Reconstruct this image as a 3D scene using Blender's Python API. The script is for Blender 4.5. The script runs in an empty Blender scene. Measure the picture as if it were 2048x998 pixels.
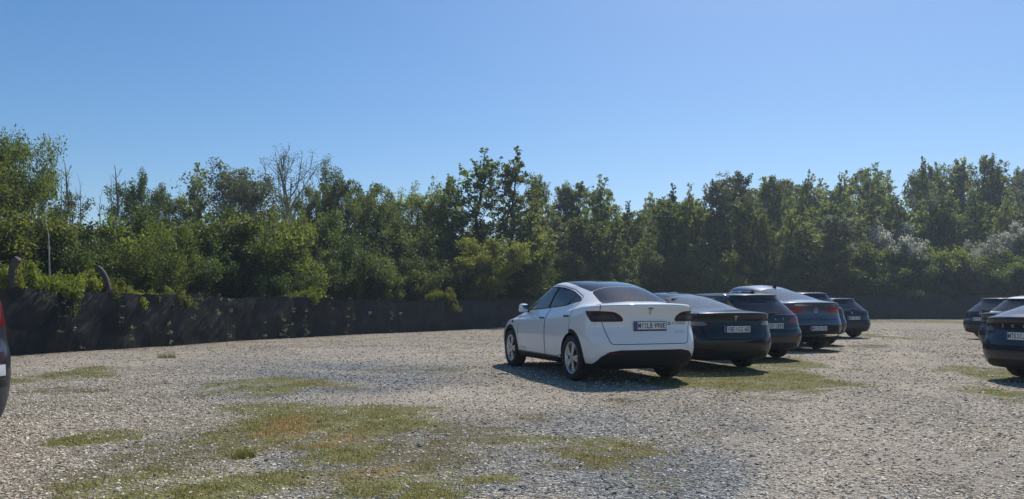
import bpy, bmesh, math, random
import numpy as np
from mathutils import Vector, Matrix
from mathutils.bvhtree import BVHTree

R = math.radians
scene = bpy.context.scene
COL = scene.collection

# ------------------------------------------------------------------ camera, sky, sun, exposure
EYE, FPX, HZ = 1.2, 1480.0, 608.0          # eye height, focal length and horizon row of the 2048 x 998 photograph
cam_data = bpy.data.cameras.new("camera")
cam = bpy.data.objects.new("camera", cam_data)
COL.objects.link(cam)
cam.location = (0, 0, EYE)
cam.rotation_euler = (R(90), 0, 0)
cam_data.sensor_width = 36.0
cam_data.lens = 36.0 * FPX / 2048.0
cam_data.shift_y = (HZ - 499.0) / 2048.0
cam_data.clip_start = 0.05
cam_data.clip_end = 3000
scene.camera = cam

SUN_AZ, SUN_EL = 24.0, 51.0                # degrees right of the view axis, degrees up
world = bpy.data.worlds.new("World")
scene.world = world
world.use_nodes = True
wn = world.node_tree
bg = wn.nodes["Background"]
sky = wn.nodes.new("ShaderNodeTexSky")
sky.sky_type = 'NISHITA'
sky.sun_disc = False
sky.sun_elevation = R(SUN_EL)
sky.sun_rotation = R(SUN_AZ)
sky.altitude = 0
sky.air_density = 1.0
sky.dust_density = 0.7
sky.ozone_density = 4.0
hsv = wn.nodes.new("ShaderNodeHueSaturation")
hsv.inputs["Saturation"].default_value = 1.26
wn.links.new(sky.outputs[0], hsv.inputs["Color"])
wn.links.new(hsv.outputs[0], bg.inputs[0])
bg.inputs[1].default_value = 0.092

sun_data = bpy.data.lights.new("sun", 'SUN')
sun_data.energy = 4.2
sun_data.angle = R(0.53)
sun_data.color = (1.0, 0.95, 0.87)
sun = bpy.data.objects.new("sun", sun_data)
COL.objects.link(sun)
_d = Vector((-math.sin(R(SUN_AZ)) * math.cos(R(SUN_EL)), -math.cos(R(SUN_AZ)) * math.cos(R(SUN_EL)), -math.sin(R(SUN_EL))))
sun.rotation_euler = _d.to_track_quat('-Z', 'Y').to_euler()
sun.location = (20, 40, 60)

scene.view_settings.view_transform = 'Standard'
scene.view_settings.look = 'None'
scene.view_settings.gamma = 1.0
scene.view_settings.exposure = 0.3
scene.view_settings.use_curve_mapping = False
scene.cycles.max_bounces = 8
scene.cycles.transparent_max_bounces = 12
scene.cycles.use_denoising = True
scene.cycles.volume_bounces = 0
scene.cycles.volume_step_rate = 4

# ------------------------------------------------------------------ small helpers
def tag(o, label=None, cat=None, group=None, kind=None):
    if label: o["label"] = label
    if cat: o["category"] = cat
    if group: o["group"] = group
    if kind: o["kind"] = kind
    return o

def empty(name, loc, rz=0.0):
    o = bpy.data.objects.new(name, None)
    COL.objects.link(o)
    o.empty_display_size = 0.2
    o.location = loc
    o.rotation_euler = (0, 0, rz)
    return o

def link(name, me, parent=None, loc=None):
    o = bpy.data.objects.new(name, me)
    COL.objects.link(o)
    if parent is not None: o.parent = parent
    if loc is not None: o.location = loc
    return o

def np_mesh(name, verts, faces, mats, smooth=False, attrs=None, midx=None):
    """faces: (n,k) int array of equal-sided faces."""
    verts = np.asarray(verts, np.float32); faces = np.asarray(faces, np.int32)
    me = bpy.data.meshes.new(name)
    n, k = faces.shape
    me.vertices.add(len(verts)); me.vertices.foreach_set("co", verts.ravel())
    me.loops.add(n * k); me.loops.foreach_set("vertex_index", faces.ravel())
    me.polygons.add(n)
    me.polygons.foreach_set("loop_start", np.arange(0, n * k, k, dtype=np.int32))
    if smooth is not None:
        me.polygons.foreach_set("use_smooth", np.full(n, bool(smooth)))
    for m in (mats if isinstance(mats, (list, tuple)) else [mats]): me.materials.append(m)
    if midx is not None: me.polygons.foreach_set("material_index", np.asarray(midx, np.int32))
    for an, av in (attrs or {}).items():
        a = me.attributes.new(an, 'FLOAT', 'POINT'); a.data.foreach_set("value", np.asarray(av, np.float32))
    me.update(calc_edges=True)
    me.validate()
    return me

def px_ground(px, py, z=0.0):
    """photo pixel on the ground -> world X, Y"""
    Y = (EYE - z) * FPX / (py - HZ)
    return (px - 1024.0) / FPX * Y, Y

def at(px, Y): return (px - 1024.0) / FPX * Y
def hgt(py, Y): return EYE + (HZ - py) / FPX * Y

# value noise in numpy, 2-D
_rs = np.random.RandomState(7)
_perm = _rs.rand(256, 256)
def vnoise(x, y):
    x = np.asarray(x, float); y = np.asarray(y, float)
    xi = np.floor(x).astype(int); yi = np.floor(y).astype(int)
    fx = x - xi; fy = y - yi
    fx = fx * fx * (3 - 2 * fx); fy = fy * fy * (3 - 2 * fy)
    g = lambda a, b: _perm[a & 255, b & 255]
    return (g(xi, yi) * (1 - fx) + g(xi + 1, yi) * fx) * (1 - fy) + (g(xi, yi + 1) * (1 - fx) + g(xi + 1, yi + 1) * fx) * fy
def fbm(x, y, o=4):
    s = 0; a = 0.5; t = 0
    for i in range(o):
        s = s + a * vnoise(x * 2 ** i + 17.3 * i, y * 2 ** i - 9.1 * i); t += a; a *= 0.5
    return s / t
def sstep(a, b, x):
    t = np.clip((np.asarray(x, float) - a) / (b - a), 0, 1)
    return t * t * (3 - 2 * t)

# ------------------------------------------------------------------ materials
def mat(name):
    m = bpy.data.materials.new(name); m.use_nodes = True
    return m, m.node_tree, m.node_tree.nodes["Principled BSDF"]
def simple(name, col, rough=0.5, metal=0.0, coat=0.0, spec=0.5, noise=0.0, nscale=8.0, bump=0.0):
    m, nt, b = mat(name)
    b.inputs["Base Color"].default_value = (*col, 1)
    b.inputs["Roughness"].default_value = rough
    b.inputs["Metallic"].default_value = metal
    b.inputs["Coat Weight"].default_value = coat
    b.inputs["Coat Roughness"].default_value = 0.04
    b.inputs["Specular IOR Level"].default_value = spec
    if noise or bump:
        tc = nt.nodes.new("ShaderNodeTexCoord"); nz = nt.nodes.new("ShaderNodeTexNoise")
        nz.inputs["Scale"].default_value = nscale; nz.inputs["Detail"].default_value = 6
        nt.links.new(tc.outputs["Object"], nz.inputs["Vector"])
        if noise:
            mx = nt.nodes.new("ShaderNodeMix"); mx.data_type = 'RGBA'
            mx.inputs[6].default_value = (*[c * (1 - noise) for c in col], 1)
            mx.inputs[7].default_value = (*[min(1, c * (1 + noise)) for c in col], 1)
            nt.links.new(nz.outputs["Fac"], mx.inputs[0]); nt.links.new(mx.outputs[2], b.inputs["Base Color"])
        if bump:
            bp = nt.nodes.new("ShaderNodeBump"); bp.inputs["Strength"].default_value = bump; bp.inputs["Distance"].default_value = 0.02
            nt.links.new(nz.outputs["Fac"], bp.inputs["Height"]); nt.links.new(bp.outputs[0], b.inputs["Normal"])
    return m

def paint(name, col, metal=0.0, rough=0.35, dust=0.015):
    """car paint: clear coat over base, with road dust towards the sills"""
    m, nt, b = mat(name)
    N = nt.nodes; Lk = nt.links.new
    tc = N.new("ShaderNodeTexCoord"); nz = N.new("ShaderNodeTexNoise")
    nz.inputs["Scale"].default_value = 5.0; nz.inputs["Detail"].default_value = 8
    Lk(tc.outputs["Object"], nz.inputs["Vector"])
    sp = N.new("ShaderNodeSeparateXYZ"); Lk(tc.outputs["Object"], sp.inputs[0])
    mr = N.new("ShaderNodeMapRange"); mr.inputs[1].default_value = 0.75; mr.inputs[2].default_value = 0.25
    mr.inputs[3].default_value = 0.25; mr.inputs[4].default_value = 1.0
    Lk(sp.outputs["Z"], mr.inputs[0])
    mu = N.new("ShaderNodeMath"); mu.operation = 'MULTIPLY'; Lk(nz.outputs["Fac"], mu.inputs[0]); Lk(mr.outputs[0], mu.inputs[1])
    m2 = N.new("ShaderNodeMath"); m2.operation = 'MULTIPLY'; Lk(mu.outputs[0], m2.inputs[0]); m2.inputs[1].default_value = dust * 2
    mx = N.new("ShaderNodeMix"); mx.data_type = 'RGBA'
    mx.inputs[6].default_value = (*col, 1); mx.inputs[7].default_value = (0.30, 0.27, 0.22, 1)
    Lk(m2.outputs[0], mx.inputs[0]); Lk(mx.outputs[2], b.inputs["Base Color"])
    b.inputs["Metallic"].default_value = metal
    b.inputs["Roughness"].default_value = rough
    b.inputs["Specular IOR Level"].default_value = 0.25 if max(col) > .5 else 0.12
    b.inputs["Coat Weight"].default_value = 1.0 if max(col) > .5 else 0.65
    b.inputs["Coat Roughness"].default_value = 0.03
    return m

def glass(name, tint, dust=0.04, dcol=(0.28, 0.30, 0.33)):
    m = bpy.data.materials.new(name); m.use_nodes = True
    nt = m.node_tree; N = nt.nodes; Lk = nt.links.new
    N.remove(N["Principled BSDF"]); out = N["Material Output"]
    fr = N.new("ShaderNodeFresnel"); fr.inputs[0].default_value = 1.55
    tr = N.new("ShaderNodeBsdfTransparent"); tr.inputs[0].default_value = (*tint, 1)
    gl = N.new("ShaderNodeBsdfGlossy"); gl.inputs["Roughness"].default_value = 0.02
    gl.inputs["Color"].default_value = (0.95, 0.95, 0.95, 1)
    mx = N.new("ShaderNodeMixShader"); Lk(fr.outputs[0], mx.inputs[0]); Lk(tr.outputs[0], mx.inputs[1]); Lk(gl.outputs[0], mx.inputs[2])
    df = N.new("ShaderNodeBsdfDiffuse"); df.inputs[0].default_value = (*dcol, 1)
    nz = N.new("ShaderNodeTexNoise"); nz.inputs["Scale"].default_value = 30; nz.inputs["Detail"].default_value = 8
    tc = N.new("ShaderNodeTexCoord"); Lk(tc.outputs["Object"], nz.inputs["Vector"])
    mu = N.new("ShaderNodeMath"); mu.operation = 'MULTIPLY'; Lk(nz.outputs["Fac"], mu.inputs[0]); mu.inputs[1].default_value = dust * 2
    m3 = N.new("ShaderNodeMixShader"); Lk(mu.outputs[0], m3.inputs[0]); Lk(mx.outputs[0], m3.inputs[1]); Lk(df.outputs[0], m3.inputs[2])
    Lk(m3.outputs[0], out.inputs[0])
    return m

def leaf_mat(name, dark, light, trans=0.45, tcol=None, rough=0.55):
    """leaves: diffuse + light coming through the blade; colour varies from leaf to leaf and from tree to tree"""
    m = bpy.data.materials.new(name); m.use_nodes = True
    nt = m.node_tree; N = nt.nodes; Lk = nt.links.new
    b = N["Principled BSDF"]; out = N["Material Output"]
    at_ = N.new("ShaderNodeAttribute"); at_.attribute_name = "tint"
    oi = N.new("ShaderNodeObjectInfo")
    mx = N.new("ShaderNodeMix"); mx.data_type = 'RGBA'
    mx.inputs[6].default_value = (*dark, 1); mx.inputs[7].default_value = (*light, 1)
    Lk(at_.outputs["Fac"], mx.inputs[0])
    hs = N.new("ShaderNodeHueSaturation")
    mr = N.new("ShaderNodeMapRange"); mr.inputs[3].default_value = 0.72; mr.inputs[4].default_value = 1.28
    Lk(oi.outputs["Random"], mr.inputs[0]); Lk(mr.outputs[0], hs.inputs["Value"])
    mh = N.new("ShaderNodeMath"); mh.operation = 'MULTIPLY_ADD'; mh.inputs[1].default_value = 0.035; mh.inputs[2].default_value = 0.4825
    fr = N.new("ShaderNodeMath"); fr.operation = 'FRACT'
    m7 = N.new("ShaderNodeMath"); m7.operation = 'MULTIPLY'; m7.inputs[1].default_value = 7.31
    Lk(oi.outputs["Random"], m7.inputs[0]); Lk(m7.outputs[0], fr.inputs[0]); Lk(fr.outputs[0], mh.inputs[0]); Lk(mh.outputs[0], hs.inputs["Hue"])
    Lk(mx.outputs[2], hs.inputs["Color"])
    Lk(hs.outputs[0], b.inputs["Base Color"])
    b.inputs["Roughness"].default_value = rough
    b.inputs["Specular IOR Level"].default_value = 0.35
    tl = N.new("ShaderNodeBsdfTranslucent")
    tm = N.new("ShaderNodeMix"); tm.data_type = 'RGBA'; tm.blend_type = 'MULTIPLY'; tm.inputs[0].default_value = 1
    Lk(hs.outputs[0], tm.inputs[6]); tm.inputs[7].default_value = (*(tcol or (1.5, 1.6, 0.55)), 1)
    Lk(tm.outputs[2], tl.inputs[0])
    ms = N.new("ShaderNodeMixShader"); ms.inputs[0].default_value = trans
    Lk(b.outputs[0], ms.inputs[1]); Lk(tl.outputs[0], ms.inputs[2]); Lk(ms.outputs[0], out.inputs[0])
    return m

M = {}
M['white_paint'] = paint("white_paint", (0.80, 0.80, 0.79), 0.0, 0.4, 0.10)
M['black_paint'] = paint("black_paint", (0.012, 0.014, 0.018), 0.0, 0.3, 0.015)
M['grey_paint'] = paint("grey_paint", (0.035, 0.038, 0.040), 0.2, 0.35, 0.015)
M['blue_grey_paint'] = paint("blue_grey_paint", (0.085, 0.10, 0.13), 0.4, 0.35, 0.015)
M['navy_paint'] = paint("navy_paint", (0.014, 0.019, 0.034), 0.2, 0.3, 0.015)
M['charcoal_paint'] = paint("charcoal_paint", (0.022, 0.022, 0.026), 0.2, 0.35, 0.015)
M['midnight_paint'] = paint("midnight_paint", (0.012, 0.017, 0.030), 0.1, 0.3, 0.015)
M['van_paint'] = paint("van_paint", (0.022, 0.024, 0.030), 0.1, 0.4, 0.03)
M['trim'] = simple("black_trim", (0.010, 0.010, 0.011), 0.6, spec=0.25, noise=0.2)
M['bumper_grey'] = simple("grey_plastic", (0.06, 0.062, 0.066), 0.6, noise=0.2)
M['gap'] = simple("panel_gap", (0.004, 0.004, 0.004), 0.9)
M['liner'] = simple("arch_liner", (0.008, 0.008, 0.008), 0.95)
M['tyre'] = simple("tyre_rubber", (0.02, 0.02, 0.02), 0.85, noise=0.3, nscale=20)
M['alloy'] = simple("alloy", (0.55, 0.56, 0.58), 0.35, 0.8)
M['dark_alloy'] = simple("dark_alloy", (0.05, 0.05, 0.055), 0.4, 0.6)
M['chrome'] = simple("chrome", (0.75, 0.76, 0.78), 0.15, 1.0)
M['badge'] = simple("grey_badge", (0.25, 0.26, 0.28), 0.3, 0.8)
M['glass_dark'] = glass("tinted_glass", (0.06, 0.065, 0.07), 0.07)
M['glass_roof'] = glass("roof_glass", (0.02, 0.02, 0.025), 0.06)
M['glass_clear'] = glass("side_glass", (0.55, 0.6, 0.58), 0.03)
M['glass_dusty'] = glass("sky_dust_glass", (0.10, 0.11, 0.12), 0.24, (0.42, 0.47, 0.53))  # dust film whose pale blue paints in the sky's reflection
M['interior'] = simple("interior", (0.02, 0.02, 0.022), 0.8)
M['seat'] = simple("seat_cloth", (0.035, 0.035, 0.037), 0.8, noise=0.2)
M['lens_red'] = simple("red_lens", (0.26, 0.006, 0.010), 0.25, coat=.2)
M['lens_deep'] = simple("deep_red_lens", (0.10, 0.003, 0.006), 0.2, spec=.4)
M['lens_bright'] = simple("bright_red_lens", (0.55, 0.02, 0.025), 0.25, coat=.2)
M['lens_dark'] = simple("smoked_lens", (0.034, 0.004, 0.007), 0.2, spec=.3)
M['lens_clear'] = simple("clear_lens", (0.035, 0.035, 0.048), 0.25, spec=.3)
M['lens_grey'] = simple("grey_lens", (0.13, 0.13, 0.15), 0.2, coat=.5)
M['lens_white'] = simple("white_lens", (0.55, 0.56, 0.58), 0.2, coat=1.0)
M['plate'] = simple("plate_white", (0.72, 0.72, 0.70), 0.45)
M['plate_blue'] = simple("plate_blue", (0.015, 0.05, 0.25), 0.45)
M['plate_ink'] = simple("plate_ink", (0.008, 0.008, 0.01), 0.5)
M['sticker'] = simple("sticker_grey", (0.22, 0.25, 0.29), 0.5)
M['letter'] = simple("letter_chrome", (0.55, 0.56, 0.58), 0.3, 0.7)

# thin pale air round the place, added mostly to stand for lens glare, sky outside it
def glare_haze():
    b = bmesh.new(); bmesh.ops.create_cube(b, size=1)
    for v in b.verts: v.co = Vector((v.co.x * 360, v.co.y * 300 + 70, -1.0 if v.co.z < 0 else 24.0))
    me = bpy.data.meshes.new("glare_haze"); b.to_mesh(me); b.free()
    m = bpy.data.materials.new("glare_haze"); m.use_nodes = True; nt = m.node_tree
    nt.nodes.remove(nt.nodes["Principled BSDF"])
    pv = nt.nodes.new("ShaderNodeVolumePrincipled"); pv.inputs["Color"].default_value = (.70, .84, 1.0, 1); pv.inputs["Density"].default_value = GLARE_HAZE; pv.inputs["Anisotropy"].default_value = .35
    nt.links.new(pv.outputs[0], nt.nodes["Material Output"].inputs["Volume"])
    me.materials.append(m); tag(link("glare_haze", me), None, None, None, "stuff")
GLARE_HAZE = 0.0008
glare_haze()
# ------------------------------------------------------------------ ground: one gravel sheet to the horizon
def gz(x, y):
    """ground height: nearly level, small bumps"""
    x = np.asarray(x, float); y = np.asarray(y, float)
    return 0.05 * (fbm(x * 0.22 + 3, y * 0.22, 3) - 0.5) * (1 - sstep(60, 90, np.abs(y)))
def gz1(x, y): return float(gz(x, y))

# fence line in plan: X, Y, height of the netting
FENCE = [(-19.0, 5.0, 1.70), (-14.6, 10.2, 1.62), (-11.5, 17.1, 1.57), (-9.9, 21.0, 1.54), (-8.7, 24.7, 1.52), (-5.9, 29.6, 1.42), (-2.9, 34.0, 1.40),
         (-0.6, 37.8, 1.45), (4.5, 44.0, 1.7), (11.0, 51.0, 1.85), (20.0, 57.0, 1.92), (29.0, 59.0, 1.92), (40.0, 59.0, 1.92), (56.0, 57.0, 1.9)]
_fp = np.array(FENCE)
def fence_side(x, y):
    """signed distance to the fence line; positive beyond it"""
    x = np.asarray(x, float); y = np.asarray(y, float)
    best = np.full(x.shape, 1e9); sg = np.zeros(x.shape)
    for i in range(len(_fp) - 1):
        a = _fp[i, :2]; b = _fp[i + 1, :2]; d = b - a; L = np.dot(d, d)
        t = np.clip(((x - a[0]) * d[0] + (y - a[1]) * d[1]) / L, 0, 1)
        dx = x - (a[0] + t * d[0]); dy = y - (a[1] + t * d[1])
        ds = np.hypot(dx, dy); cr = d[0] * dy - d[1] * dx
        m = ds < best; best = np.where(m, ds, best); sg = np.where(m, np.where(cr > 0, 1, -1), sg)
    return best * sg

# grass patches seen on the lot: photo ellipse (cx, cy, rx, ry), strength, sort (g green, d dark moss, y dry straw)
PATCH = [(120, 752, 70, 14, .95, 'g'), (185, 778, 60, 9, .8, 'd'), (60, 765, 60, 10, .5, 'd'), (150, 888, 75, 14, .95, 'g'), (315, 862, 45, 9, .7, 'd'),
         (440, 795, 110, 10, .7, 'd'), (545, 770, 90, 14, .8, 'g'), (640, 778, 90, 9, .6, 'd'), (500, 826, 90, 13, .95, 'g'), (620, 835, 190, 24, .9, 'g'), (760, 826, 110, 16, .95, 'g'),
         (555, 858, 55, 17, .95, 'y'), (500, 878, 90, 20, .6, 'd'), (640, 885, 90, 20, .7, 'd'), (650, 880, 40, 14, .6, 'y'), (740, 868, 130, 18, .75, 'd'),
         (430, 965, 190, 34, .85, 'g'), (560, 930, 110, 26, .75, 'd'), (720, 945, 130, 32, .75, 'd'), (770, 965, 60, 20, .95, 'g'), (790, 938, 40, 14, .7, 'y'), (590, 965, 70, 24, .9, 'g'),
         (900, 960, 90, 24, .7, 'g'), (700, 905, 70, 12, .7, 'g'), (640, 985, 150, 14, .6, 'd'), (960, 850, 140, 12, .6, 'd'), (1050, 890, 110, 16, .7, 'd'), (1160, 888, 130, 22, .42, 'g'), (1200, 900, 130, 24, .8, 'd'),
         (1010, 835, 60, 8, .6, 'd'), (860, 740, 100, 9, .5, 'd'), (900, 702, 50, 5, .5, 'd'), (1230, 800, 70, 10, .7, 'd'), (1110, 812, 90, 8, .5, 'd'),
         (1420, 767, 80, 13, 1.25, 'g'), (1530, 752, 95, 22, 1.25, 'g'), (1500, 780, 60, 14, .85, 'd'), (1590, 725, 60, 10, .95, 'g'), (1640, 700, 40, 6, .8, 'g'), (1460, 738, 90, 8, .8, 'd'),
         (1580, 745, 60, 10, .8, 'g'), (1740, 672, 40, 5, .8, 'g'), (1700, 690, 40, 5, .6, 'd'), (1920, 645, 40, 4, .9, 'g'), (1800, 642, 160, 3, .7, 'd'),
         (2010, 748, 70, 20, .95, 'g'), (2040, 790, 70, 16, .8, 'g'), (335, 717, 9, 3, 1.0, 'g'), (1395, 828, 60, 6, .35, 'd'), (1390, 868, 60, 8, .35, 'd'), (120, 700, 120, 5, .5, 'd'),
         (1310, 960, 70, 30, .4, 'd'), (620, 905, 300, 90, .85, 'd'), (820, 875, 240, 40, .7, 'd'), (600, 860, 240, 40, .36, 'g'), (680, 960, 240, 40, .36, 'g'), (1150, 900, 180, 30, .5, 'd'), (1500, 770, 140, 26, .6, 'd'), (1440, 752, 120, 14, .95, 'g'), (250, 960, 200, 30, .35, 'd'), (400, 985, 120, 20, .7, 'g'), (880, 990, 60, 12, .85, 'g')]
_P = []
for (cx, cy, rx, ry, st, so) in PATCH:
    X, Y = px_ground(cx, cy); _P.append((X, Y, rx / FPX * Y, max(0.12, ry * Y * Y / (EYE * FPX)), st, so, -X / Y * 0))
# paler tan and blue-grey stretches of gravel
BLUE = [(690, 750, 190, 34, 1.0), (520, 720, 160, 14, .5), (760, 715, 130, 16, .6), (1330, 945, 260, 62, .95), (1050, 930, 160, 40, .7), (700, 905, 110, 20, .8), (860, 860, 130, 22, .7),
        (1180, 845, 130, 24, .7), (900, 985, 260, 20, .8), (380, 890, 140, 22, .45), (1480, 900, 130, 40, .35), (1560, 985, 260, 26, .4), (1450, 845, 110, 16, .4), (800, 920, 120, 20, .6)]
TAN = [(1735, 680, 40, 30, .9), (1760, 760, 60, 60, .9), (1830, 900, 80, 90, .9), (1640, 700, 30, 18, .6), (1590, 800, 60, 60, .7), (1560, 920, 80, 60, .6), (840, 705, 260, 14, .9), (900, 800, 220, 26, 1.0), (1780, 720, 170, 60, .8), (1700, 820, 170, 40, .7), (250, 720, 200, 20, .6), (1900, 900, 200, 60, .6), (1650, 930, 160, 20, .7)]
def _blob(x, y, lst, so=None):
    x = np.asarray(x, float); y = np.asarray(y, float)
    wx = x + 0.10 * y * (fbm(x * 0.9 + 5, y * 0.9, 3) - 0.5); wy = y * (1 + 0.16 * (fbm(x * 1.1 - 4, y * 1.1 + 8, 3) - 0.5))
    out = np.zeros(x.shape)
    for p in lst:
        if so and p[5] not in so: continue
        d = np.sqrt(((wx - p[0]) / p[2]) ** 2 + ((wy - p[1]) / p[3]) ** 2)
        out = np.maximum(out, p[4] * (1 - sstep(0.55, 1.7, d)))
    return out
_B = [(px_ground(a, b)[0], px_ground(a, b)[1], c / FPX * px_ground(a, b)[1], max(.2, d * px_ground(a, b)[1] ** 2 / (EYE * FPX)), e, 'b') for a, b, c, d, e in BLUE]
_T = [(px_ground(a, b)[0], px_ground(a, b)[1], c / FPX * px_ground(a, b)[1], max(.2, d * px_ground(a, b)[1] ** 2 / (EYE * FPX)), e, 't') for a, b, c, d, e in TAN]
def masks(x, y):
    """green, dark, dry, blue, tan cover of the lot"""
    br = fbm(np.asarray(x) * 2.2, np.asarray(y) * 2.2, 4)
    fine = fbm(np.asarray(x) * 6.5 + 11, np.asarray(y) * 8.5, 3)
    brk = sstep(0.30, 0.60, br) * (0.25 + 0.75 * sstep(0.36, 0.60, fine))
    g = 1.35 * _blob(x, y, _P, 'g'); d = 1.25 * _blob(x, y, _P, 'd'); yl = _blob(x, y, _P, 'y')
    fs = fence_side(x, y)
    edge = (1 - sstep(0.15, 0.55, np.abs(fs + 0.25) + 0.5 * (fbm(np.asarray(x) * 1.3, np.asarray(y) * 1.3, 2) - 0.5)))
    sparse = 0.35 * sstep(0.60, 0.75, fbm(np.asarray(x) * 0.45 + 31, np.asarray(y) * 0.45 + 7, 3))
    g = np.clip(g * (0.35 + 0.9 * brk), 0, 1); d = np.clip(d * (0.2 + 0.9 * brk), 0, 1); yl = np.clip(yl * (0.2 + 1.0 * brk), 0, 1)
    g = np.maximum(g, 0.75 * edge * brk)
    d = np.maximum(d, sparse * brk)
    beyond = sstep(0.1, 0.8, fs)
    b = _blob(x, y, _B); t = _blob(x, y, _T)
    # worn wheel tracks down the lane between the two rows, and a fainter pair across the front
    for (ax, ay, bx, by, w0, k) in ((3.3, 6.1, 9.5, 19.3, .80, 1.0), (-6.0, 13.5, 3.0, 9.6, .78, .55)):
        L_ = math.hypot(bx - ax, by - ay); ux, uy = (bx - ax) / L_, (by - ay) / L_
        q = (np.asarray(x) - ax) * uy - (np.asarray(y) - ay) * ux + 0.5 * (fbm(np.asarray(x) * .35, np.asarray(y) * .35 + 40, 2) - .5)
        run = (np.asarray(x) - ax) * ux + (np.asarray(y) - ay) * uy
        tr = (1 - sstep(.10, .42, np.abs(np.abs(q) - w0))) * k * (.35 + .65 * sstep(.35, .6, fbm(np.asarray(x) * .8 + 3, np.asarray(y) * .8, 3))) * (sstep(-6, -1, run) * (1 - sstep(26, 34, run)) if k == 1 else sstep(-4, 0, run) * (1 - sstep(L_, L_ + 4, run)))
        t = np.maximum(t, tr); b = b * (1 - .6 * tr); g = g * (1 - .5 * tr); d = d * (1 - .6 * tr)
    return np.maximum(g, beyond), np.maximum(d, beyond * .8), yl, b, t

xs = np.concatenate([[-1500, -700, -350, -180, -100, -60, -42, -32], np.arange(-25, 30.01, 0.16), [33, 37, 42, 50, 62, 80, 110, 180, 350, 700, 1500]])
ys = np.concatenate([[-1500, -600, -250, -120, -60, -30, -15, -8, -4, -1, 1, 2.5], np.arange(3.5, 14, 0.12), np.arange(14, 30, 0.2), np.arange(30, 66, 0.45), [70, 76, 84, 95, 110, 135, 170, 250, 400, 700, 1500]])
gx, gy = np.meshgrid(xs, ys)
gv = np.stack([gx.ravel(), gy.ravel(), gz(gx, gy).ravel()], 1)
nx, ny = len(xs), len(ys)
ii = np.arange(nx * ny).reshape(ny, nx)
gf = np.stack([ii[:-1, :-1].ravel(), ii[:-1, 1:].ravel(), ii[1:, 1:].ravel(), ii[1:, :-1].ravel()], 1)
mg, md, my, mb, mt = masks(gv[:, 0], gv[:, 1])

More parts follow.
